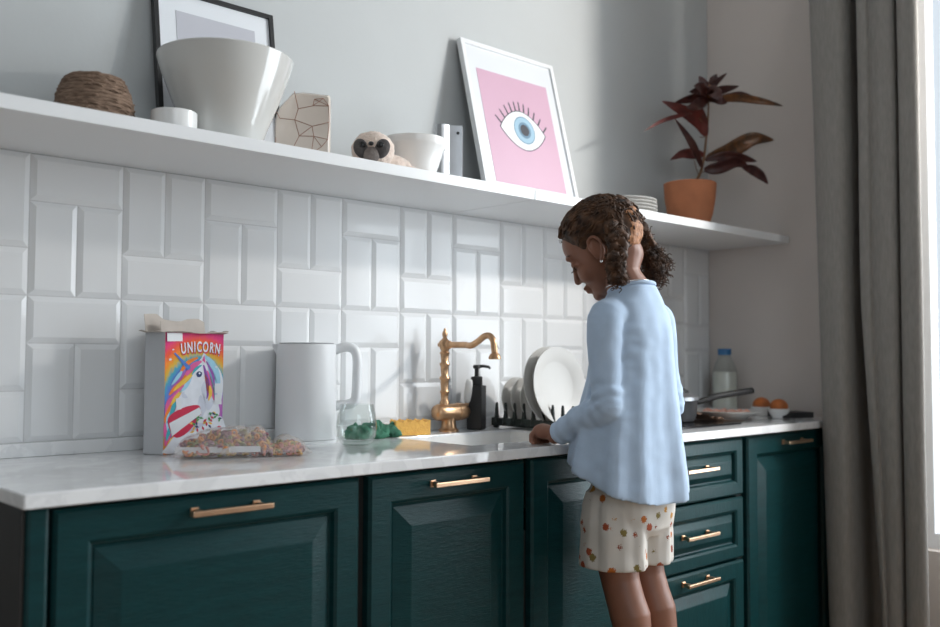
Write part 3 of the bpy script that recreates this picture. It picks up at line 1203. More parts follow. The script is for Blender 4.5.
art('mane_lock', [swoosh([(192, 372), (186, 380), (178, 386), (172, 392)], 3.5), swoosh([(180, 392), (174, 400), (170, 406)], 3.5), swoosh([(171, 440), (168, 448), (165, 455)], 3), swoosh([(209, 388), (210, 396), (208, 404)], 3)], 'pr_yellow', 7)
art('mane_lock', [swoosh([(190, 378), (184, 388), (178, 394)], 3), swoosh([(172, 410), (168, 420), (167, 432)], 4), swoosh([(180, 372), (176, 378), (170, 386)], 3)], 'pr_sky', 7)
art('mane_lock', [swoosh([(178, 400), (172, 408), (170, 418), (166, 424)], 3), swoosh([(172, 424), (168, 434), (166, 442)], 3), swoosh([(200, 366), (194, 370), (190, 376)], 2.2)], 'pr_teal', 8)
art('mane_lock', [swoosh([(203, 356), (211, 364), (217, 376), (220, 392)], 5), swoosh([(207, 366), (213, 378), (216, 390), (215, 402)], 3)], 'pr_sky', 5)
art('unicorn_shading', [blob([(199, 398), (204, 404), (205, 414), (200, 422), (196, 414)])], 'pr_shade', 4)
art('mane_lock', [swoosh([(202, 366), (206, 380), (208, 392), (206, 402)], 3.2), swoosh([(205, 362), (212, 376), (214, 388)], 2.2)], 'pr_purple', 6)
art('horn', [[(171.5, 353.5), (173, 353), (189, 368.5), (186, 371.5)]], 'pr_blue', 8)
art('unicorn_eye', [blob([(194.5, 375), (197, 372.5), (200.5, 374), (199.5, 378), (196, 378.5)])], 'pr_navy', 8)
art('eye_glint', [blob([(197, 374), (198.4, 373.6), (198.8, 375.2), (197.4, 375.6)])], 'pr_white', 9)
art('nostril', [blob([(181, 394), (182.6, 393), (182.8, 395), (181.6, 396)])], 'pr_shade', 9)
art('ear_pink', [[(200.5, 361), (202.8, 355), (204, 364)]], 'pr_pink', 8)
art('red_banner', [blob([(167, 420), (176, 412), (190, 408), (199, 410), (196, 424), (186, 436), (176, 440), (170, 434)])], 'pr_red', 9)
art('lower_corner', [blob([(166, 455), (168, 446), (174, 438), (186, 436), (200, 432), (222, 422), (223.5, 455)])], 'pr_white', 8)
random.seed(11)
for nm, m_ in (('cereal_bit', 'pr_yellow'), ('cereal_bit', 'pr_red'), ('cereal_bit', 'pr_navy'), ('cereal_bit', 'pr_green')):
    polys = []
    for i in range(9):
        x, y = random.uniform(190, 221), random.uniform(416, 436)
        a = random.uniform(0, 3)
        polys.append([(x + 2.6 * cos(a), y + 2.6 * sin(a)), (x - 1.2 * sin(a), y + 1.2 * cos(a)), (x - 2.6 * cos(a), y - 2.6 * sin(a)), (x + 1.2 * sin(a), y - 1.2 * cos(a))])
    art(nm, polys, m_, 10 + ('yrng'.index(m_[3])) if m_[3] in 'yrng' else 10)
art('white_sticker', [[(164.5, 333), (179.5, 332.6), (179.7, 341.2), (164.8, 341.6)], [(214, 386), (222, 386), (222, 396.5), (214, 396.5)], [(214.5, 398), (221.5, 398.5), (222, 409), (213.6, 408)], [(168, 424.5), (198, 410.5), (200.5, 417), (171, 438)], [(174, 400), (179, 399), (180, 411), (175, 412)]], 'sticker', 15)
polys = []
for x, y, r in ((168.5, 360, 1.4), (216, 368, 1.5), (213, 345, 1.2), (171, 350, .9), (220, 350, .9), (218, 356, .7)):
    polys.append([(x + (r if k % 2 == 0 else r * .45) * 1.25 * cos(k * PI / 5), y + (r if k % 2 == 0 else r * .45) * 1.25 * sin(k * PI / 5)) for k in range(10)])
art('star', polys, 'pr_white', 8)


def letters(word, m, layer, dx, dy, grow):
    """title set letter by letter on a gentle arc"""
    wd = {'U': 1.0, 'N': 1.04, 'I': .50, 'C': .96, 'O': 1.08, 'R': .98}
    tot = sum(wd[ch] for ch in word)
    acc = 0
    for i, ch in enumerate(word):
        cu = bpy.data.curves.new('l', 'FONT')
        cu.body = ch
        cu.size = .0245
        cu.offset = grow
        cu.align_x = 'CENTER'
        ob = bpy.data.objects.new('l', cu)
        COL.objects.link(ob)
        dg = bpy.context.evaluated_depsgraph_get()
        me = bpy.data.meshes.new_from_object(ob.evaluated_get(dg))
        bpy.data.objects.remove(ob)
        mid = acc + wd[ch] / 2
        acc += wd[ch]
        s = (mid / tot - .5) * 2
        px = 198.8 + s * 20.6
        py = 352.5 + 2.6 * s * s - .8
        u, v = uv(px + dx, py + dy)
        tmp = bmesh.new(); tmp.from_mesh(me)
        bpy.data.meshes.remove(me)
        rot = Matrix.Rotation(-s * .17, 4, 'Z')
        bmesh.ops.transform(tmp, matrix=Matrix.Diagonal((.96, 1.3, 1, 1)), verts=tmp.verts)
        bmesh.ops.transform(tmp, matrix=rot, verts=tmp.verts)
        for vv in tmp.verts:
            vv.co = mt @ V((u + vv.co.x, -.0008 - .00012 * layer, v + vv.co.y))
        to_obj('letter', tmp, M[m], fp)


letters('UNICORN', 'pr_red', 12, .5, .9, .0016)
letters('UNICORN', 'pr_white', 14, 0, 0, .0006)

# bag of cereal
bc = V((.362, -.262, CT))
br = V((.87, -.495, 0)); bf = V((.495, .87, 0))


def bag_surface(u, v, top):
    """u along, v across, both -1..1"""
    e = max(0, (1 - abs(u) ** 3.2)) ** .6 * max(0, (1 - abs(v) ** 2.6)) ** .6
    lobes = 1 - .48 * math.exp(-((u - .42) / .09) ** 2)
    if u > .42:
        lobes *= .80
    h = .058 * e * lobes
    p = bc + br * (u * .142 + .006 * noise.noise(V((v * 2, 3, 0)))) + bf * (v * (.062 + .010 * noise.noise(V((u * 3, 1, 5)))) + .012 * u)
    cr = noise.noise(V((u * 5, v * 4, 2))) * .006 + noise.noise(V((u * 12, v * 9, 7))) * .003
    z = .0015 + (max(.004, h + cr * (.3 + e)) if top else 0.0)
    if abs(u) > .93 or abs(v) > .95:
        z = .006 + .006 * abs(noise.noise(V((u * 7, v * 7, 4)))) + (.001 if top else -.001)
    return p + V((0, 0, z))


t = thing('cereal_bag', 'clear plastic bag of colourful cereal lying before the cereal box', 'bag', bc)
bm = BM()
NU, NV = 56, 26
for top in (True, False):
    g = [[bm.verts.new(bag_surface(-1 + 2 * i / NU, -1 + 2 * j / NV, top)) for j in range(NV + 1)] for i in range(NU + 1)]
    for i in range(NU):
        for j in range(NV):
            bm.faces.new((g[i][j], g[i + 1][j], g[i + 1][j + 1], g[i][j + 1]))
bmesh.ops.remove_doubles(bm, verts=bm.verts, dist=.0004)
to_obj('film', bm, M['film'], t, 70)
bm = BM()
k = bc - bf * .056 - br * .10
R = [[bc + br * (-.135 + .17 * s) - bf * .061 + V((0, 0, .012 + dz)) + bf * dy for dz, dy in ((0, 0), (.012, .002), (.012, .004), (0, .003))] for s in (0, .25, .5, .75, 1)]
loft(bm, R)
to_obj('seal_strip', bm, mat('seal_strip', (.60, .58, .59), .3, var=.05), t)
random.seed(5)
bm = BM()
cols = ['pr_orange', 'pr_yellow', 'pr_pink', 'pr_purple', 'pr_green']
cm = [mat('cereal_' + k, c, .8, var=.2, vscale=60) for k, c in (('orange', (.66, .25, .06)), ('yellow', (.66, .40, .13)), ('pink', (.58, .23, .19)), ('plum', (.30, .14, .17)), ('olive', (.32, .30, .12)))]
cnt = 0
while cnt < 560:
    u, v = random.uniform(-.86, .86), random.uniform(-.85, .85)
    zt = bag_surface(u, v, True).z - CT
    if zt < .014:
        continue
    z = random.uniform(.007, max(.0075, zt - .0095))
    p = bag_surface(u, v, False); p.z = CT + z
    ax = V((random.gauss(0, 1), random.gauss(0, 1), random.gauss(0, 1))).normalized()
    ux = ax.orthogonal().normalized(); uy = ax.cross(ux)
    nf = len(bm.faces)
    NS, NT = 10, 5
    g = []
    for i in range(NS):
        a = 2 * PI * i / NS
        cdir = ux * cos(a) + uy * sin(a)
        g.append([bm.verts.new(p + cdir * (.0052 + .0027 * cos(2 * PI * k / NT)) + ax * (.0027 * sin(2 * PI * k / NT))) for k in range(NT)])
    mi = random.randrange(5)
    for i in range(NS):
        for k in range(NT):
            f = bm.faces.new((g[i][k], g[(i + 1) % NS][k], g[(i + 1) % NS][(k + 1) % NT], g[i][(k + 1) % NT]))
            f.material_index = mi
    cnt += 1
o = to_obj('cereal_rings', bm, cm, None, 180, origin=bc)
tag(o, 'heap of small multicoloured cereal rings inside the plastic bag', 'cereal', None, 'stuff')

# kettle
kc = V((.632, -.092, CT))
t = thing('electric_kettle', 'white cylindrical electric kettle with loop handle against the tiles', 'kettle', kc)
bm = BM(); lathe(bm, [(0, 0), (.0745, 0), (.0755, .002), (.0755, .007), (.0735, .008), (0, .008)], kc, 64)
to_obj('base', bm, M['kettle'], t, 35)
bm = BM(); lathe(bm, [(0, .0092), (.0745, .0092), (.0752, .0105), (.0725, .236), (.0715, .241), (.069, .2415), (.069, .232), (0, .232)], kc, 72)
rd = V((.84, -.545, 0)); 
b = to_obj('body', bm, M['kettle'], t, 35)
bm = BM(); lathe(bm, [(0, .2335), (.0682, .2335), (.0682, .2425), (.066, .2445), (0, .246)], kc, 64)
to_obj('lid', bm, M['kettlegrey'], t, 35)['label'] = 'grey lid'
bm = BM()
sp = -rd
sd = V((sp.y, -sp.x, 0))
R = []
for s, w, zb in ((.062, .026, .200), (.072, .020, .212), (.080, .010, .229), (.0835, .004, .2365)):
    R.append([kc + sp * s + sd * w + V((0, 0, .2405)), kc + sp * s - sd * w + V((0, 0, .2405)), kc + sp * s + V((0, 0, zb))])
loft(bm, R)
to_obj('spout', bm, M['kettle'], t, 50)
bm = BM()
hp = [(.066, .226), (.092, .2345), (.112, .232), (.122, .219), (.125, .195), (.124, .150), (.1225, .112), (.118, .100), (.104, .093), (.070, .089)]
tube(bm, catmull([kc + rd * a + V((0, 0, z)) for a, z in hp], 5), .0122, 14, up=V((rd.y, -rd.x, 0)), flat=1.15)
to_obj('handle', bm, M['kettle'], t, 180)

# drinking glass
gc = at(356.5, 441.5, -.235); gc.z = CT
bm = BM()
lathe(bm, [(0, .0005), (.031, .0005), (.037, .004), (.046, .022), (.0485, .042), (.0465, .066), (.0405, .096), (.0392, .0975), (.0382, .096), (.0443, .066), (.0464, .042), (.044, .023), (.034, .011), (0, .0095)], gc, 56)
o = to_obj('drinking_glass', bm, M['glass'], None, 60, origin=gc)
tag(o, 'empty stemless drinking glass in front of the kettle handle', 'glass')

# green cloth
cc0 = at(372, 437, -.105); cc0.z = CT
bm = BM()
random.seed(21)
for px, w, h, dy in ((352, .020, .028, .0), (362, .022, .036, .0), (371, .026, .040, .004), (381, .024, .036, .006), (389, .022, .032, .0), (393, .016, .022, -.01), (376, .034, .018, -.014), (360, .03, .018, -.012)):
    p = at(px, 437, -.105 + dy); p.z = CT + h * .45
    ball(bm, p, (w, .030, h * .55))
for i in range(9):
    p = at(350 + 5.0 * i, 437, -.105 + random.uniform(-.015, .02)); p.z = CT + random.uniform(.018, .036)
    q = p + V((random.uniform(-.03, .03), random.uniform(-.025, .025), random.uniform(-.014, .004)))
    limb(bm, [p, (p + q) / 2 + V((0, 0, .006)), q], [.007, .008, .006])


def crumple(p):
    n1 = noise.noise(p * 45); n2 = noise.noise(p * 95 + V((5, 0, 0)))
    q = p + V((n1 * .006, n2 * .006, (n2 + n1) * .006))
    q.z = max(q.z, CT + .0006)
    return q


clo = fused_obj('dish_cloth', bm, M['greencloth'], None, .0035, 1, crumple)
tag(clo, 'crumpled dark green dish cloth behind the drinking glass', 'cloth')

# sponge
sc_ = at(410, 433, -.092); sc_.z = CT
mt_s = frame_mtx(sc_, V((.93, -.36, 0)), V((.36, .93, 0)), V((0, 0, 1)))
bm = BM()
NX, NY = 26, 8
L_, W_, H_ = .098, .055, .037
R = []
for i in range(NX + 1):
    x = (-.5 + i / NX) * L_
    zt = H_ + .0035 * sin(i * 1.05)
    ring = [(x, -W_ / 2, .001), (x, -W_ / 2, H_ * .5)]
    for j in range(NY + 1):
        ring.append((x, (-.5 + j / NY) * W_, zt + .0018 * sin(j * 1.6 + 1)))
    ring += [(x, W_ / 2, H_ * .5), (x, W_ / 2, .001)]
    R.append([mt_s @ V(p) for p in ring])
loft(bm, R)
o = to_obj('sponge', bm, M['sponge'], None, 50, origin=sc_)
tag(o, 'bright orange ridged kitchen sponge left of the faucet', 'sponge')

# faucet
FY = -.072
fc = V((1.124, FY, CT))
t = thing('kitchen_faucet', 'antique copper kitchen faucet with curved spout and white lever grip', 'faucet', fc)
bm = BM(); lathe(bm, [(0, 0), (.029, 0), (.029, .005), (.025, .008), (.022, .012), (.020, .030), (.022, .045), (0, .05)], fc, 36)
to_obj('base', bm, M['brass'], t, 40)
bx0, bx1, bz = at(433, 411, FY), at(466, 409, FY), .955
bm = BM()
L = .128
ax = V((1, -.05, 0)).normalized()
lathe(bm, [(0, 0), (.012, .001), (.020, .006), (.0235, .016), (.024, .030), (.024, .082), (.0255, .083), (.0255, .089), (.024, .090), (.0245, .100), (.022, .114), (.014, .123), (0, .126)], (0, 0, 0), 36, frame_mtx(V((1.068, FY, bz)), V((0, 0, 1)), ax.cross(V((0, 0, 1))) * -1, ax))
to_obj('valve_body', bm, M['brass'], t, 40)
cx = 1.108
bm = BM()
prof = [(0, .97), (.0135, .97), (.0135, .985), (.0105, .99), (.0115, 1.008), (.0142, 1.012), (.0105, 1.018), (.0125, 1.045), (.0148, 1.049), (.0148, 1.053), (.0105, 1.058), (.012, 1.085), (.0148, 1.089), (.0148, 1.092), (.0105, 1.097), (.0125, 1.118), (.015, 1.122), (.011, 1.128), (.014, 1.134), (.0165, 1.145), (.0155, 1.155), (.009, 1.161), (.0055, 1.166), (.0075, 1.172), (.008, 1.178), (.004, 1.187), (.0025, 1.192), (0, 1.193)]
lathe(bm, prof, (cx, FY, 0), 28)
to_obj('column', bm, M['brass'], t, 50)
bm = BM()
lathe(bm, [(0, -.030), (.003, -.029), (.007, -.024), (.005, -.018), (.009, -.012), (.010, 0), (.009, .014), (.0115, .016), (.0115, .021), (.0085, .024), (0, .024)], (0, 0, 0), 20, frame_mtx(V((cx, FY, 1.1455)), V((1, 0, 0)), V((0, 0, 1)), V((-.02, -1, 0)).normalized()))
to_obj('spout_joint', bm, M['brass'], t, 50)
ys_ = -.262
sp = [V((cx, FY - .018, 1.1455)), V((cx, FY - .085, 1.1445)), at(471, 345.5, -.186), at(478, 341.5, -.212), at(484.5, 336.3, -.236), at(490, 336, -.255), at(493.2, 341, -.268), at(494.3, 349, -.272), at(494.8, 354.5, -.272)]
bm = BM(); cp = catmull(sp, 6); tube(bm, cp, .0088, 14)
e = cp[-1]
lathe(bm, [(0, .004), (.009, .004), (.0125, .001), (.0165, -.007), (.0170, -.012), (.0135, -.013), (.0125, -.011), (0, -.010)], e, 24)
to_obj('spout', bm, M['brass'], t, 60)
lv0, lv1 = V((1.190, FY - .004, .972)), at(469.5, 379.5, FY - .034)
bm = BM(); tube(bm, [V((1.182, FY, .955)), lv0, lv0.lerp(lv1, .12)], [.006, .0055, .007], 12)
lv = to_obj('lever', bm, M['brass'], t, 180); lv['_base'] = t['_base']
bm = BM(); P = [lv0.lerp(lv1, s) for s in (.12, .2, .5, .85, .97, 1.0)]
tube(bm, P, [.007, .0095, .0115, .0105, .0085, .004], 16)
to_obj('lever_grip', bm, M['porcelain'], lv, 180)['label'] = 'white porcelain grip'

# soap dispenser
sc2 = at(476.5, 427, -.066); sc2.z = CT
t = thing('soap_dispenser', 'matt black square soap dispenser right of the faucet', 'dispenser', sc2)
rm = T(sc2) @ R_z(.55)
to_obj('bottle', bbox_bm(-.029, .029, -.022, .022, .0005, .128, .003, 3, rm), M['black'], t)
bm = BM(); lathe(bm, [(0, .1275), (.0165, .1275), (.017, .129), (.017, .152), (.015, .154), (.006, .155), (.006, .176), (.0105, .1775), (.0105, .186), (.009, .188), (0, .188)], sc2, 28)
to_obj('pump', bm, M['black'], t, 40)
bm = BM(); nd = V((.78, -.62, 0))
tube(bm, [sc2 + V((0, 0, .183)), sc2 + nd * .02 + V((0, 0, .1845)), sc2 + nd * .036 + V((0, 0, .182)), sc2 + nd * .040 + V((0, 0, .177))], [.0055, .0045, .004, .0035], 10)
to_obj('nozzle', bm, M['black'], t, 180)

# dish rack
RX0, RX1, RY0, RY1 = 1.330, 1.500, -.375, -.035
rc = V(((RX0 + RX1) / 2, (RY0 + RY1) / 2, CT))
t = thing('dish_rack', 'dark plastic dish rack holding upright plates beside the sink', 'dish rack', rc)
bm = BM()
for x in (RX0, RX0 + .045, RX1 - .045, RX1 - .012):
    merge(bm, bbox_bm(x, x + .012, RY0, RY1, CT + .006, CT + (.030 if x in (RX0, RX1 - .012) else .020), .002))
n = 8
for i in range(n + 1):
    y = RY0 + (RY1 - RY0 - .012) * i / n
    merge(bm, bbox_bm(RX0, RX1, y, y + .012, CT + .006, CT + .016, .002))
for x in (RX0 + .004, RX1 - .018):
    for y in (RY0 + .004, RY1 - .018):
        merge(bm, bbox_bm(x, x + .014, y, y + .014, CT + .0003, CT + .012, .002))
to_obj('base', bm, M['rack'], t)
slots = []
for i in range(9):
    y = RY1 - .018 - i * .0375
    slots.append(y)
    for x, h in ((RX0 + .006, .064), (RX1 - .006, .072)):
        bm = BM()
        p = V((x, y, CT + .012))
        tube(bm, [p, p + V((0, 0, h * .45)), p + V((0, 0, h * .9)), p + V((0, 0, h))], [.0105, .0062, .0042, .0028], 8)
        to_obj('prong', bm, M['rack'], t, 180)


def standing_plate(r, y, x, lean, label, depth=.016):
    """plate standing on its edge in the rack, face towards -y"""
    bm = BM()
    lathe(bm, [(0, 0), (r * .60, 0), (r * .62, .002), (r * .66, .005), (r * .97, depth), (r, depth + .002), (r * .995, depth + .004), (r * .97, depth + .0035), (r * .64, .0085), (r * .6, .0065), (0, .006)], (0, 0, 0), 56)
    rot = Matrix.Rotation(PI / 2 - lean, 4, 'X')
    zc = CT + .0165 + r * cos(lean) + .001
    o = V((x, y, zc))
    bmesh.ops.transform(bm, matrix=T(o) @ rot, verts=bm.verts)
    ob = to_obj('plate', bm, M['platewhite'], None, 30, origin=o)
    return tag(ob, label, 'plate', 'plates in the dish rack')


rxm = (RX0 + RX1) / 2
standing_plate(.066, -.070, rxm - .028, .10, 'small white saucer in the dish rack nearest the wall')
standing_plate(.066, -.1075, rxm - .028, .10, 'small white saucer, middle of three in the dish rack')
standing_plate(.066, -.145, rxm - .028, .10, 'small white saucer in the rack right behind the big plates')
standing_plate(.112, -.215, rxm - .040, .13, 'large white plate in the rack, rear one of two')
standing_plate(.112, -.2525, rxm - .040, .13, 'large white plate in the rack, front one facing the camera')

# hob
hb = to_obj('cooktop', bbox_bm(1.62, 2.02, -.47, -.09, CT + .0005, CT + .007, .0015), M['blackgloss'], None, origin=(1.82, -.28, CT))
tag(hb, 'flat black glass cooktop set on the worktop under the saucepan', 'cooktop')
# saucepan
pc2 = V((1.875, -.285, CT + .0072))
t = thing('saucepan', 'dark saucepan with lid and long black handle on the cooktop', 'saucepan', pc2)
bm = BM(); lathe(bm, [(0, 0), (.082, 0), (.088, .003), (.095, .020), (.099, .066), (.1015, .0685), (.0985, .0685), (.095, .062), (.086, .01), (0, .006)], pc2, 56)
to_obj('pan_body', bm, M['potgrey'], t, 40)
bm = BM(); lathe(bm, [(.094, .0688), (.103, .0688), (.1035, .079), (.098, .083), (.07, .092), (.03, .097), (0, .098), ], pc2, 56)
to_obj('lid', bm, M['steel'], t, 40)['label'] = 'steel rimmed lid'
bm = BM(); lathe(bm, [(0, .0965), (.072, .0915), (.070, .100), (.05, .108), (.02, .110), (0, .1105)], pc2, 40)
to_obj('lid_knob', bm, M['black'], t, 40)
h0 = pc2 + V((.075, -.062, .060)); h2 = at(752, 390.5, -.44)
hm = h0.lerp(h2, .4) + V((0, 0, .006))
bm = BM(); P = catmull([h0, h0.lerp(hm, .5), hm, h2], 6)
tube(bm, P, [.011 + .003 * min(1, i / 9) for i in range(len(P))], 12, flat=.75)
to_obj('handle', bm, M['black'], t, 180)
# brown paper
bm = BM()
pcn = at(704, 419, -.37); pcn.z = CT
N = 22
g = []
for i in range(N + 1):
    row = []
    for j in range(N + 1):
        u, v = -1 + 2 * i / N, -1 + 2 * j / N
        p = V((2.092 + u * .085 + .01 * noise.noise(V((v * 3, 0, 1))), -.285 + v * .105, 0))
        h = .010 + .018 * max(0, -u * .6 + .25) * (1 - v * v * .6) + .012 * noise.noise(V((u * 3.2, v * 3.2, 4))) + .006 * noise.noise(V((u * 8, v * 8, 1)))
        rr = math.hypot(u - .75, v - .55)
        if p.x < 2.026 and p.y > -.48:
            h = max(h, .009)
        row.append(bm.verts.new((p.x, p.y, CT + max(.0012, h))))
    g.append(row)
for i in range(N):
    for j in range(N):
        bm.faces.new((g[i][j], g[i + 1][j], g[i + 1][j + 1], g[i][j + 1]))
# platter
plc = V((2.170, -.318, CT))
for f in bm.verts:
    d = math.hypot(f.co.x - plc.x, f.co.y - plc.y)
    if d < .135:
        f.co.z = min(f.co.z, CT + (.0012 if d < .085 else .0012 + (d - .085) * .15))
o = to_obj('brown_paper', bm, M['parchment'], None, 180, origin=(2.092, -.285, CT))
s = o.modifiers.new('thick', 'SOLIDIFY'); s.thickness = .0006; s.offset = 1
tag(o, 'crumpled brown paper lying between saucepan and platter', 'paper')
bm = BM(); lathe(bm, [(0, .0025), (.066, .0025), (.070, .004), (.076, .010), (.118, .028), (.126, .0305), (.127, .033), (.124, .034), (.112, .031), (.072, .016), (0, .0135)], plc, 64)
o = to_obj('platter', bm, M['platewhite'], None, 35, origin=plc)
tag(o, 'white platter with pink and orange food by the saucepan handle', 'plate')
random.seed(9)
spots = [(-.055, .0, 'leftmost orange piece of food on the white platter'), (-.03, -.025, 'second piece of food from the left on the platter'), (-.004, .015, 'pink piece in the middle of the food on the platter'), (.02, -.02, 'fourth piece of food from the left on the platter'), (.045, .01, 'fifth piece of food from the left on the platter'), (.065, -.012, 'rightmost pink piece of food on the white platter')]
vr = V((.56, -.83, 0)); vf = V((.83, .56, 0))
for a, b, lab in spots:
    bm = BM()
    c = plc + vr * a + vf * b + V((0, 0, .0265))
    ball(bm, c, (.019, .015, .0115), None, 18, 12)
    for v_ in bm.verts:
        n_ = noise.noise(v_.co * 80)
        v_.co += (v_.co - c) * n_ * .35
        v_.co.z = max(v_.co.z, plc.z + .0165)
    o = to_obj('food_piece', bm, M['salmon'], None, 180, origin=c)
    tag(o, lab, 'food', 'food on the platter')
# two small bowls with oranges
for i, (px, py, y, lb, lo) in enumerate(((779, 417, -.385, 'small white bowl nearest the worktop edge, right of the platter', 'orange in the small bowl nearest the worktop edge'), (761.5, 414, -.275, 'small white bowl half hidden behind the platter rim', 'orange in the small bowl half hidden by the platter'))):
    c = at(px, py, y); c.z = CT
    bm = BM(); lathe(bm, [(0, .0005), (.022, .0005), (.0235, .003), (.034, .018), (.039, .032), (.0385, .0335), (.037, .032), (.031, .016), (0, .008)], c, 40)
    o = to_obj('small_bowl', bm, M['porcelain'], None, 35, origin=c)
    tag(o, lb, 'bowl', 'small bowls of oranges')
    bm = BM(); ball(bm, c + V((0, 0, .040)), (.0315, .0315, .0275), None, 28, 18)
    for v_ in bm.verts:
        if v_.co.z < c.z + .026:
            k = max(0.4, 1 - (c.z + .026 - v_.co.z) * 26)
            v_.co.x = c.x + (v_.co.x - c.x) * k; v_.co.y = c.y + (v_.co.y - c.y) * k
    o = to_obj('orange', bm, M['orange'], None, 180, origin=c)
    tag(o, lo, 'fruit', 'oranges in small bowls')
# black tray
tcn = V((2.475, -.395, CT))
t = thing('black_slab', 'flat black slab with a knob at the far right of the worktop', 'tray', tcn)
mt_ = T(tcn) @ R_z(-.5)
to_obj('slab', bbox_bm(-.062, .062, -.05, .05, .0008, .021, .002, 2, mt_), M['black'], t)
bm = BM(); lathe(bm, [(0, .0205), (.009, .0205), (.009, .034), (.007, .036), (0, .036)], tcn + V((-.028, .034, 0)), 20)
to_obj('knob', bm, M['black'], t, 40)
# milk bottle
mc = at(725, 400, -.115); mc.z = CT
t = thing('milk_bottle', 'glass milk bottle with blue cap in the corner of the worktop', 'bottle', mc)
prof = [(0, .001), (.040, .001), (.046, .006), (.048, .02), (.048, .145), (.046, .16), (.036, .19), (.0255, .212), (.022, .222), (.022, .236), (0, .236)]
bm = BM(); lathe(bm, [(0, .0035), (.042, .0035), (.0457, .012), (.0459, .145), (.0443, .158), (0, .158)], mc, 40)
to_obj('milk', bm, M['milk'], t, 40)
bm = BM(); lathe(bm, [(0, .001), (.040, .001), (.046, .006), (.048, .02), (.048, .145), (.046, .16), (.036, .19), (.0255, .212), (.022, .222), (.022, .234), (.0195, .234), (.0195, .222), (.0235, .211), (.034, .189), (.0445, .160), (.0460, .1455), (.0460, .012), (.042, .0034), (0, .0034)], mc, 40)
to_obj('bottle_glass', bm, M['glass'], t, 40)
bm = BM(); lathe(bm, [(0, .2345), (.0235, .2345), (.0245, .2225), (.025, .2225), (.0255, .243), (.0235, .2465), (0, .247)], mc, 32)
to_obj('cap', bm, M['bluecap'], t, 40)['label'] = 'blue cap'

# ------------------------------------------------------------------ curtain
def curtain_prof(z):
    l = -.586 + .0195 * z                       # leading edge
    gl = -.667                                  # near side of the deep fold
    gr = -.708 - max(0, 1.3 - z) * .052         # far side of it, opening towards the floor
    return [(2.50, l - .004), (2.43, l - .003), (2.378, l), (2.350, l - .010), (2.336, l * .6 + gl * .4), (2.334, l * .25 + gl * .75), (2.344, gl + .006), (2.372, gl - .002), (2.44, gl - .007), (2.495, gl - .014), (2.495, gr + .010), (2.42, gr + .004), (2.366, gr + .001), (2.345, gr - .008), (2.340, gr * .7 - .25), (2.354, gr * .5 - .40), (2.346, gr * .25 - .608), (2.352, -.822), (2.385, -.829), (2.395, -.832), (2.362, -.837), (2.341, -.853), (2.334, -.884), (2.338, -.900), (2.350, -.907), (2.372, -.895), (2.44, -.852), (2.51, -.806), (2.570, -.762)]


bm = BM()
rows = []
NZ = 30
for i in range(NZ + 1):
    z = .012 + 3.1 * i / NZ
    P = catmull([V((x, y, 0)) for x, y in curtain_prof(z)], 6)
    rows.append([bm.verts.new((p.x + .004 * noise.noise(V((p.y * 9, z * 1.2, 0))), p.y + .003 * noise.noise(V((p.y * 9, z * 1.3, 5))), z)) for p in P])
for a, b in zip(rows, rows[1:]):
    for k in range(len(a) - 1):
        bm.faces.new((a[k], a[k + 1], b[k + 1], b[k]))
cu = to_obj('curtain', bm, M['linen'], None, 180, origin=(2.40, -.75, .012))
s = cu.modifiers.new('thick', 'SOLIDIFY'); s.thickness = .0025
tag(cu, 'floor length grey linen curtain hanging in folds beside the window', 'curtain')

#GIRLSTART#
# ------------------------------------------------------------------ the girl at the sink
STZ = .29
stc = V((1.165, -.80, 0))
t = thing('step_stool', 'low wooden step stool under the feet of the girl', 'stool', stc)
to_obj('top_board', bbox_bm(.965, 1.365, -.95, -.63, STZ - .022, STZ, .004), M['wood'], t)
for x in (.985, 1.325):
    to_obj('side_board', bbox_bm(x, x + .02, -.935, -.645, .001, STZ - .0222, .003), M['wood'], t)
to_obj('stretcher', bbox_bm(1.0052, 1.3248, -.80, -.78, .10, .17, .002), M['wood'], t)

g = thing('person', 'girl with braided curly hair in a light blue shirt standing at the sink', 'person', (1.165, -.78, STZ))
# head frame: forward, left, up
HC = V((1.110, -.6425, 1.378))
F = V((-.29914, .82187, -.48481)); L = V((-.89662, -.41593, -.15188)); U = V((-.32647, .38926, .86133))
F.normalize(); U = (U - F * U.dot(F)).normalized(); L = U.cross(F).normalized()
AX = (F, L, U)


def hd(f, l, u):
    return HC + F * f + L * l + U * u


bm = BM()
# skull and face
ball(bm, hd(-.008, 0, .028), (.094, .071, .080), AX, 32, 22)
ball(bm, hd(.030, 0, -.035), (.056, .055, .070), AX, 28, 18)
ball(bm, hd(.045, 0, .030), (.046, .056, .050), AX, 24, 16)
ball(bm, hd(.040, 0, -.078), (.040, .038, .028), AX)
ball(bm, hd(.068, 0, -.094), (.017, .020, .015), AX)
for s in (-1, 1):
    ball(bm, hd(.056, s * .033, -.036), (.026, .025, .028), AX)
    ball(bm, hd(.077, s * .028, .016), (.012, .024, .008), AX)
    ball(bm, hd(.073, s * .031, -.003), (.0125, .015, .0095), AX)
    ball(bm, hd(.082, s * .0095, -.043), (.010, .0075, .0065), AX)
    # ear
    ball(bm, hd(-.002, s * .069, -.002), (.016, .007, .026), (F, L, U))
    pts = [hd(.010, s * .071, -.020), hd(.013, s * .074, .004), hd(.008, s * .078, .022), hd(-.006, s * .081, .027), hd(-.017, s * .082, .017), hd(-.018, s * .079, -.002), hd(-.010, s * .075, -.018), hd(.002, s * .073, -.029)]
    limb(bm, catmull(pts, 3), [.0042] * 22, 8)
limb(bm, [hd(.080, 0, .008), hd(.090, 0, -.016), hd(.0985, 0, -.037)], [.0075, .0078, .0085], 10)
ball(bm, hd(.098, 0, -.040), (.0095, .010, .0085), AX)
ball(bm, hd(.086, 0, -.064), (.010, .019, .0062), AX)
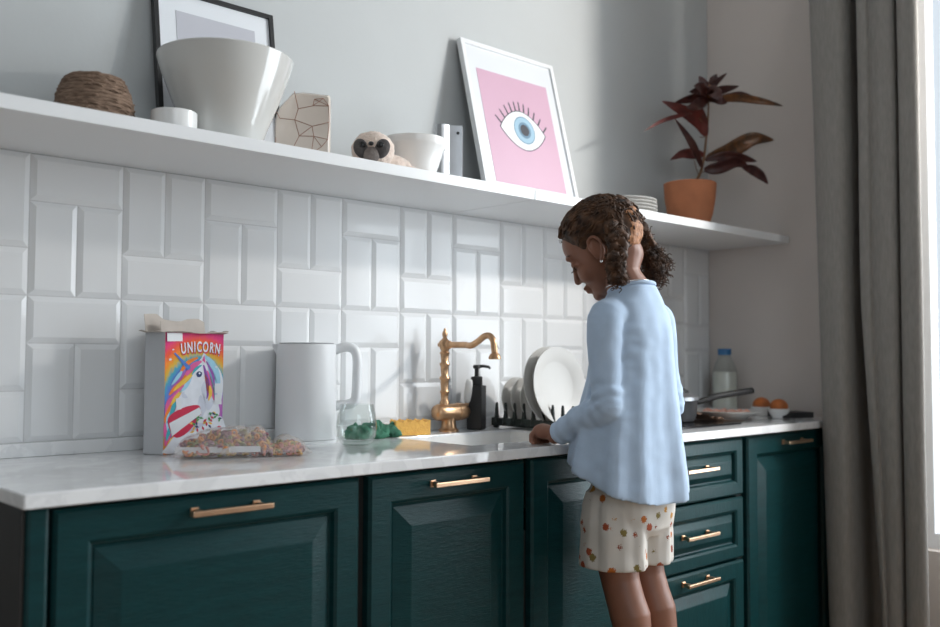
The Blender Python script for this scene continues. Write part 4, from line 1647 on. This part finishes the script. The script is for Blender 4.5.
ball(bm, hd(.083, 0, -.0745), (.010, .017, .0068), AX)
# neck
limb(bm, [hd(-.030, 0, -.040), V((1.122, -.688, 1.312)), V((1.135, -.705, 1.262))], [.050, .043, .052], 20)
# torso (under the clothes)
TC = [(.75, 1.158, -.690, .090, .066), (.78, 1.156, -.690, .100, .074), (.88, 1.150, -.688, .094, .070), (1.0, 1.146, -.690, .096, .070), (1.10, 1.146, -.694, .102, .074), (1.18, 1.146, -.698, .106, .070), (1.235, 1.142, -.702, .085, .052), (1.262, 1.140, -.704, .056, .044)]


def ering(cx, cy, z, rx, ry, n=32, tilt=0.0, pw=2.3):
    out = []
    for i in range(n):
        a = 2 * PI * i / n
        ca, sa = cos(a), sin(a)
        k = (abs(ca) ** pw + abs(sa) ** pw) ** (-1 / pw)
        out.append(V((cx + rx * ca * k, cy + ry * sa * k, z + tilt * sa)))
    return out


loft(bm, [ering(cx, cy, z, rx, ry) for z, cx, cy, rx, ry in TC])
# arms
SHL, ELL, WRL = V((1.044, -.702, 1.196)), V((1.026, -.712, 1.003)), V((1.031, -.556, .922))
SHR, ELR, WRR = V((1.246, -.700, 1.196)), V((1.285, -.700, 1.000)), V((1.255, -.548, .928))
for A, B, C in ((SHL, ELL, WRL), (SHR, ELR, WRR)):
    limb(bm, [A, A.lerp(B, .5), B], [.035, .026, .017])
    limb(bm, [B, B.lerp(C, .3), C], [.017, .021, .0185], 32)


def hand(W, d, side):
    """loose fist resting on the worktop edge; d = forearm direction; side=-1: thumb towards +x (left hand)"""
    d = d.normalized()
    x = V((1, 0, 0)) * (-side)          # towards the thumb
    x = (x - d * x.dot(d)).normalized()
    up = V((0, 0, 1)); up = (up - d * up.dot(d) - x * up.dot(x)).normalized()
    k0 = W + d * .048 + up * .018
    ball(bm, W + d * .030 + up * .009, (.034, .027, .0185), (d, x, up))
    ball(bm, W + d * .040 + up * .012, (.022, .029, .0175), (d, x, up))
    for i, (o, ln) in enumerate(((.0245, .92), (.0082, 1.0), (-.0082, .95), (-.0240, .80))):
        b = k0 + x * o - d * (.004 * abs(i - 1)) - up * (.002 * abs(i - 1))
        p1 = b + (d * .72 - up * .62).normalized() * (.024 * ln)
        p2 = p1 + (d * .10 - up * .95).normalized() * (.017 * ln)
        p3 = p2 + (-d * .70 - up * .45).normalized() * (.013 * ln)
        limb(bm, [W + d * .030 + x * o * .9 + up * .006, b, p1], [.0085, .0080, .0070], 10)
        limb(bm, [p1, p2], [.0070, .0064], 10)
        limb(bm, [p2, p3], [.0064, .0058], 10)
    th = [W + d * .018 + x * .020, W + d * .036 + x * .036 - up * .004, W + d * .056 + x * .036 - up * .012, W + d * .070 + x * .027 - up * .016]
    limb(bm, th, [.0115, .0098, .0085, .0068], 10)


hand(WRL, V((.05, 1, -.02)), -1)
hand(WRR, V((-.12, 1, -.02)), 1)
# legs and feet
LEGS = {}
for s, hx, kx, ax_ in ((-1, 1.108, 1.106, 1.104), (1, 1.204, 1.205, 1.207)):
    hip, knee = V((hx, -.692, .70)), V((kx, -.686, .622))
    knee2 = V((kx, -.694, .59)); calf = V((kx, -.722, .515)); ank = V((ax_, -.765, STZ + .062))
    limb(bm, [hip, knee, knee2, V((kx, -.708, .55)), calf, V((ax_, -.742, .425)), ank], [.062, .048, .0445, .0445, .0465, .036, .0265], 48)
    ball(bm, V((kx, -.672, .596)), (.026, .022, .030))
    ball(bm, V((ax_, -.775, STZ + .028)), (.027, .034, .028))
    limb(bm, [V((ax_, -.765, STZ + .040)), V((ax_ + s * .004, -.71, STZ + .026)), V((ax_ + s * .006, -.668, STZ + .017))], [.030, .027, .019], 14)
    for i in range(5):
        o = (-.026 + .012 * i) * -s
        limb(bm, [V((ax_ + s * .006 + o, -.672, STZ + .013)), V((ax_ + s * .008 + o * 1.1, -.644 - .005 * i, STZ + .010))], [.0095 - .0006 * i, .0088 - .0007 * i], 8)


def body_fix(p):
    if p.z < STZ + .02:
        p.z = max(p.z, STZ + .0008)
    if p.y > -.558 and .80 < p.z < CT + .03 and p.z < 1.0:
        p.z = max(p.z, CT + .0012)
    return p


body = fused_obj('body', bm, M['skin'], g, .0030, 3, body_fix)
# closed eyelids with lashes, brows
bm = BM()
for s in (-1, 1):
    lid = [hd(.0835 - .012 * abs(k) ** 1.6 * .6, s * (.030 + .0145 * k), -.0095 - .003 * (1 - k * k)) for k in (-1, -.5, 0, .5, 1)]
    tube(bm, catmull(lid, 3), .0016, 6)
    for k in range(9):
        q = -1 + 2 * k / 8
        a = hd(.0845 - .0075 * abs(q) ** 1.6, s * (.030 + .0145 * q), -.0115)
        tube(bm, [a, a + F * .0055 - U * .004 + L * (s * q * .002), a + F * .0095 - U * .0045 + L * (s * q * .004)], [.0007, .0005, .0003], 4)
to_obj('eyelashes', bm, M['hair'], g, 180)
bm = BM()
for s in (-1, 1):
    pts = [hd(.0895 - .019 * ((k + 1) / 2) ** 1.8, s * (.030 + .022 * k), .0185 + .004 * (1 - (k - .3) ** 2)) for k in (-1, -.5, 0, .5, 1)]
    tube(bm, catmull(pts, 3), [.0030 - .0014 * abs(i - 5) / 7 for i in range(13)], 8, flat=.6)
to_obj('eyebrows', bm, M['hair'], g, 180)

# hair pulled back over the skull
def hairline(f):
    pts = [(-.2, -.062), (-.060, -.060), (-.036, -.046), (-.022, .0), (-.016, .028), (.004, .032), (.018, .022), (.028, .014), (.036, .030), (.048, .046), (.066, .060), (.09, .064), (.3, .066)]
    for (a, va), (b, vb) in zip(pts, pts[1:]):
        if a <= f <= b:
            return va + (vb - va) * (f - a) / (b - a)
    return .06


C0 = (-.010, 0, .030)
RAD = (.096, .0735, .0800)


def cap_pt(d, off):
    return (C0[0] + d[0] * (RAD[0] + off), C0[1] + d[1] * (RAD[1] + off), C0[2] + d[2] * (RAD[2] + off))


def cap_height(d):
    p = cap_pt(d, 0)
    m = p[2] - hairline(p[0]) + .006 * noise.noise(V((d[0] * 9, d[1] * 9, d[2] * 9)))
    return p, m


def curl(bm, p, dirv, ln, r, tr, turns, ph):
    dirv = dirv.normalized()
    a = dirv.orthogonal().normalized(); b = dirv.cross(a)
    pts = []
    n = int(8 * turns) + 2
    for i in range(n):
        s = i / (n - 1)
        rr = r * (.35 + .65 * sin(PI * min(1, s * .8 + .15)))
        pts.append(p + dirv * (ln * s) + a * (rr * cos(2 * PI * turns * s + ph)) + b * (rr * sin(2 * PI * turns * s + ph)))
    tube(bm, pts, [tr * (1 - .5 * i / n) for i in range(n)], 5)


bm = BM()
NU, NVv = 96, 64
rows = []
for i in range(1, NVv):
    th = PI * i / NVv
    row = []
    for j in range(NU):
        ph = 2 * PI * j / NU
        d = (sin(th) * cos(ph), sin(th) * sin(ph), cos(th))
        p, m = cap_height(d)
        lift = max(-.35, min(1, m / .030))
        w = hd(*p)
        nz = noise.noise(V((d[0] * 5, d[1] * 22, d[2] * 9))) * .0030 + noise.noise(w * 75) * .0052 + noise.noise(w * 30) * .004
        part = -.004 * math.exp(-(d[1] / .05) ** 2) * (1 if d[0] < .3 else 0)
        off = .0090 * lift + (nz + part) * max(0, lift)
        row.append((bm.verts.new(hd(*cap_pt(d, off))), m, d))
    rows.append(row)
for a, b in zip(rows, rows[1:]):
    for j in range(NU):
        k = (j + 1) % NU
        if max(a[j][1], a[k][1], b[k][1], b[j][1]) > -.010:
            fc_ = bm.faces.new((a[j][0], a[k][0], b[k][0], b[j][0]))
            dd = a[j][2]
            # thin nape hair between the two braids; its lighter colour paints in sunlight
            if dd[0] < -.55 and dd[2] < .22 and abs(dd[1]) < .58:
                fc_.material_index = 1
tp = bm.verts.new(hd(*cap_pt((0, 0, 1), .008)))
for j in range(NU):
    bm.faces.new((tp, rows[0][j][0], rows[0][(j + 1) % NU][0]))
random.seed(31)
for i in range(420):
    th = random.uniform(.05, 2.0); ph = random.uniform(-PI, PI)
    pts = []
    wob = random.uniform(0, 6)
    for k in range(7):
        d = V((sin(th) * cos(ph), sin(th) * sin(ph), cos(th)))
        p, m = cap_height(d)
        if m < .004:
            break
        w = hd(*cap_pt(d, .0090 + .0035 * sin(k * 2.1 + wob)))
        pts.append(w)
        # comb towards the back of the crown
        tgt = V((-.72, .45 if d.y > 0 else -.45, .45)).normalized()
        e = (tgt - d * tgt.dot(d)); 
        if e.length < .12:
            break
        d2 = (d + e.normalized() * .13 + V((random.gauss(0, .06), random.gauss(0, .06), random.gauss(0, .06)))).normalized()
        th = math.acos(max(-1, min(1, d2.z))); ph = math.atan2(d2.y, d2.x)
    if len(pts) > 2:
        tube(bm, catmull(pts, 3), .0021, 5)
# flyaway curls round the hairline
for i in range(60):
    th = random.uniform(.9, 1.5); ph = random.uniform(-1.3, 1.3)
    d = V((sin(th) * cos(ph), sin(th) * sin(ph), cos(th)))
    p, m = cap_height(d)
    if -.004 < m < .022:
        w = hd(*cap_pt(d, .003))
        curl(bm, w, (F * d.x + L * d.y + U * d.z) * .5 + U * .5 + V((random.gauss(0, .4),) * 3), random.uniform(.006, .012), .003, .0006, 1.2, random.uniform(0, 6))
for i in range(70):
    a = random.uniform(-.9, .9)
    d0 = V((-.9, .62 * (1 if a > 0 else -1) * random.uniform(.75, 1.0), random.uniform(-.55, .30))).normalized()
    d1 = V((-1.0, d0.y * random.uniform(.25, .7), d0.z + random.uniform(-.1, .25))).normalized()
    pts = [hd(*cap_pt(d0.lerp(d1, k / 4).normalized(), .0075 + .002 * sin(k * 2 + i))) for k in range(5)]
    tube(bm, catmull(pts, 2), .0013, 5)
hair = to_obj('hair', bm, [M['hair'], M['hairsunlit']], g, 180)
hair['_base'] = g['_base']


def braid(path, r0, r1, nm, lab, ntw):
    P = catmull(path, 10)
    n = len(P)
    bm = BM()
    for s3 in range(3):
        pts = []
        rad = []
        for i, p in enumerate(P):
            s = i / (n - 1)
            tng = (P[min(i + 1, n - 1)] - P[max(i - 1, 0)]).normalized()
            a = tng.cross(V((.6, .75, .1))).normalized(); b = tng.cross(a)
            ph = 2 * PI * (s * ntw + s3 / 3)
            rr = r0 + (r1 - r0) * s
            pts.append(p + a * (rr * .85 * sin(ph)) + b * (rr * .45 * sin(2 * ph)))
            rad.append(rr * (.62 + .16 * sin(ph * 2)))
        tube(bm, pts, rad, 10)
    for v in bm.verts:
        v.co += V((noise.noise(v.co * 140), noise.noise(v.co * 140 + V((7, 0, 0))), noise.noise(v.co * 140 + V((0, 7, 0))))) * .0095
    for i in range(420):
        k = random.randrange(n)
        s = k / (n - 1)
        rr = (r0 + (r1 - r0) * s)
        o = V((random.gauss(0, 1), random.gauss(0, 1), random.gauss(0, 1))).normalized()
        curl(bm, P[k] + o * rr * .8, o + V((random.gauss(0, .6), random.gauss(0, .6), random.gauss(0, .6))), random.uniform(.010, .020), .0050, .0016, random.uniform(.8, 1.6), random.uniform(0, 6))
    o = to_obj('braid', bm, M['hair'], hair, 180)
    o['label'] = lab
    return o


braid([at(609, 213, -.665), at(613, 223, -.700), at(616, 237, -.727), at(617, 250, -.740), at(616, 262, -.746), at(616, 273, -.752), at(620, 281, -.757)], .0185, .0140, 'braid', 'near braid hanging behind the ear', 2.6)
braid([at(614, 209, -.655), at(623, 210, -.672), at(631, 217, -.688), at(638, 228, -.700), at(644, 240, -.704), at(649, 252, -.708)], .0165, .0150, 'braid', 'far braid ending in loose curls', 2.4)
bm = BM()
bc_ = at(655, 267, -.712)
ball(bm, bc_, (.026, .026, .034))
for v in bm.verts:
    v.co += V((noise.noise(v.co * 110), noise.noise(v.co * 110 + V((7, 0, 0))), noise.noise(v.co * 110 + V((0, 7, 0))))) * .007
for i in range(230):
    d = V((random.gauss(0, 1), random.gauss(0, 1), random.gauss(0, 1))).normalized()
    p = bc_ + V((d.x * .027, d.y * .025, d.z * .034))
    curl(bm, p, d + V((.25, -.2, -.55)), random.uniform(.012, .026), random.uniform(.004, .0065), .0016, random.uniform(1, 2), random.uniform(0, 6))
to_obj('curls', bm, M['hair'], hair, 180)['label'] = 'loose curly ends of the far braid'
# necklace and earring
bm = BM()
NK = []
for i in range(41):
    a = 2 * PI * i / 40
    NK.append(V((1.131 + .0555 * cos(a), -.700 + .0530 * sin(a), 1.283 - .010 * sin(a))))
tube(bm, NK, .0011, 6)
to_obj('necklace', bm, M['silver'], g, 180)['label'] = 'thin silver necklace'
bm = BM(); ball(bm, hd(.004, .079, -.033), .0034)
to_obj('earring', bm, M['silver'], g, 180)['label'] = 'small stud earring'

# shirt
bm = BM()
SR = [  # z, cx, cy, rx, ry, amount of folds
    (.800, 1.150, -.690, .160, .116, 1.0), (.83, 1.150, -.690, .158, .114, 1.0), (.90, 1.149, -.690, .147, .107, .8), (.98, 1.148, -.691, .134, .099, .6), (1.06, 1.152, -.694, .115, .089, .35), (1.13, 1.153, -.697, .106, .082, .2),
    (1.18, 1.152, -.700, .103, .076, .1), (1.215, 1.149, -.702, .096, .066, 0), (1.240, 1.144, -.703, .090, .060, 0), (1.258, 1.141, -.704, .068, .055, 0), (1.270, 1.139, -.704, .060, .053, 0), (1.274, 1.139, -.704, .055, .050, 0)]
R = []
n = 72
for z, cx, cy, rx, ry, fo in SR:
    ring = []
    for i in range(n):
        a = 2 * PI * i / n
        ca, sa = cos(a), sin(a)
        k = (abs(ca) ** 2.4 + abs(sa) ** 2.4) ** (-1 / 2.4)
        fr = fo * (.0055 * sin(5 * a + 1.2) + .0045 * sin(9 * a + .5) + .003 * sin(14 * a))
        hem = (.052 * sa + .026 if z < .82 else (.048 * sa + .022 if z < .86 else (.02 * sa + .008 if z < .92 else 0)))
        if z > 1.24:
            hem = -.012 * sa
        ring.append(V((cx + (rx + fr) * ca * k, min(-.5575 if z < .93 else 9, cy + (ry + fr) * sa * k), z + hem)))
    R.append(ring)
loft(bm, R)
for A, B, C, sgn in ((SHL, ELL, WRL, -1), (SHR, ELR, WRR, 1)):
    S0 = A + V((-sgn * .040, 0, .010))
    mid = A.lerp(B, .5)
    low = B.lerp(C, .45)
    end = B.lerp(C, .95)
    path = [S0, A, mid, B.lerp(A, .16) + V((0, -.006, 0)), B + V((0, -.008, -.006)), B.lerp(C, .16) + V((0, -.002, -.004)), low, B.lerp(C, .8), end]
    P = catmull(path, 5)
    rr = [.046, .044, .0385, .0365, .036, .0355, .033, .029, .027]
    rads = []
    for i in range(len(P)):
        s = i / (len(P) - 1) * (len(rr) - 1)
        k = min(int(s), len(rr) - 2)
        rads.append(rr[k] + (rr[k + 1] - rr[k]) * (s - k))
    for i in range(len(P)):
        s = i / (len(P) - 1)
        rads[i] += .0022 * sin(i * 1.7) * (1 if s > .3 else 0)
    tube(bm, P, rads, 24)
    ball(bm, S0, .046)


def shirt_fold(p):
    q = p.copy()
    # creases round the elbow and armpit
    for E_, amp in ((ELL, .0045), (ELR, .0045), (SHL + V((.03, -.02, -.06)), .003)):
        d = (p - E_).length
        if d < .085:
            k = (1 - d / .085) ** 1.2
            w = sin((p.z * 1.0 + p.y * .55 + p.x * .3) * 210 + 2 * noise.noise(p * 25))
            nrm = (p - E_).normalized()
            q += nrm * (amp * k * w * .55)
    q += V((noise.noise(p * 28), noise.noise(p * 28 + V((4, 0, 0))), 0)) * .0018
    if q.z < .935 and q.y > -.5562 and q.x > .9:
        q.y = -.5562 if q.z < CT + .0008 else q.y
        if q.y > -.5562:
            q.z = max(q.z, CT + .0010)
    return q


fused_obj('shirt', bm, M['shirt'], g, .0042, 3, shirt_fold)['label'] = 'light blue long sleeved shirt'
bm = BM()
NK = []
for i in range(49):
    a = 2 * PI * i / 48
    NK.append(V((1.139 + .0565 * cos(a), -.704 + .0515 * sin(a), 1.276 - .012 * sin(a))))
tube(bm, NK, .0048, 10)
to_obj('collar', bm, M['shirt'], g, 180)

# shorts
bm = BM()
loft(bm, [ering(1.160, -.690, z, rx, ry) for z, rx, ry in ((.90, .104, .076), (.80, .114, .084), (.745, .116, .084), (.715, .112, .079), (.697, .100, .062))])
for cx, rx in ((1.100, .0680), (1.206, .0640)):
    R = []
    for z, k in ((.80, .86), (.765, 1.02), (.72, 1.07), (.67, 1.09), (.642, 1.11), (.630, 1.115), (.625, 1.10)):
        ring = []
        for i in range(40):
            a = 2 * PI * i / 40
            f_ = .003 * sin(6 * a + 1 + cx * 9) + .002 * sin(11 * a)
            ring.append(V((cx + (rx * k + f_) * cos(a), -.678 + (.074 * k + f_) * sin(a), z)))
        R.append(ring)
    loft(bm, R)
fused_obj('shorts', bm, M['shorts'], g, .0042, 2, lambda p: V((p.x, min(p.y, -.580 + .05 * max(0, p.z - .8)), p.z)) + V((noise.noise(p * 22), noise.noise(p * 22 + V((3, 0, 0))), 0)) * .003)['label'] = 'white shorts printed with small orange and brown motifs'
#GIRLEND#

# ------------------------------------------------------------------ light
w = bpy.data.worlds.new('sky'); SC.world = w
w.use_nodes = True
nt = w.node_tree
bg = nt.nodes['Background']
tc = nt.nodes.new('ShaderNodeTexCoord')
sx = nt.nodes.new('ShaderNodeSeparateXYZ')
cr = nt.nodes.new('ShaderNodeValToRGB')
cr.color_ramp.elements[0].position = .36
cr.color_ramp.elements[0].color = (.20, .22, .20, 1)
cr.color_ramp.elements[1].position = .44
cr.color_ramp.elements[1].color = (.80, .90, 1.0, 1)
mr = nt.nodes.new('ShaderNodeMapRange')
mr.inputs['From Min'].default_value = -1
nt.links.new(tc.outputs['Generated'], sx.inputs[0])
nt.links.new(sx.outputs['Z'], mr.inputs['Value'])
nt.links.new(mr.outputs[0], cr.inputs['Fac'])
nt.links.new(cr.outputs['Color'], bg.inputs['Color'])
bg.inputs['Strength'].default_value = 1.0

def daylight(name, loc, rot, sx, sy, e, col, portal=False):
    l = bpy.data.lights.new(name, 'AREA')
    l.shape = 'RECTANGLE'; l.size = sx; l.size_y = sy; l.energy = e; l.color = col
    o = bpy.data.objects.new(name, l); COL.objects.link(o)
    o.location = loc; o.rotation_euler = rot
    l.cycles.is_portal = portal
    return o


daylight('window_daylight', (XW + .30, (WY1 - 1.12) / 2, (WZ0 + WZ1) / 2), (0, PI / 2, 0), WZ1 - WZ0, -1.12 - WY1, 112, (.86, .94, 1.0))
sun = bpy.data.lights.new('low_sun', 'AREA')
sun.shape = 'DISK'
sun.size = .16
sun.energy = 47
sun.color = (1.0, .955, .90)
so = bpy.data.objects.new('low_sun', sun); COL.objects.link(so)
so.location = (2.85, -1.85, 2.35)
so.rotation_euler = (V((.9, -.2, 1.1)) - V(so.location)).to_track_quat('-Z', 'Y').to_euler()
daylight('added_back_fill', ((GX0 + GX1) / 2, YB - .14, (GZ0 + GZ1) / 2), (PI / 2, 0, 0), GX1 - GX0, GZ1 - GZ0, 34, (.86, .94, 1.0))  # fill lamp added behind the camera, outside the added window

# ------------------------------------------------------------------ camera and view
cam = bpy.data.cameras.new('camera')
cam.sensor_width = 36
cam.lens = FPX * 36 / 940
cam.clip_start = .05
cam.dof.use_dof = True
cam.dof.focus_distance = 2.25
cam.dof.aperture_fstop = 2.4
co = bpy.data.objects.new('camera', cam); COL.objects.link(co)
co.matrix_world = frame_mtx(CAM, CR, CU, -_f)
SC.camera = co
SC.view_settings.view_transform = 'Standard'
SC.view_settings.look = 'None'
SC.view_settings.gamma = 1
SC.view_settings.exposure = -.13
SC.cycles.use_denoising = True
SC.cycles.max_bounces = 10
SC.cycles.transparent_max_bounces = 16
SC.cycles.caustics_reflective = False
SC.cycles.caustics_refractive = False
for o in bpy.data.objects:
    if '_base' in o.keys():
        del o['_base']
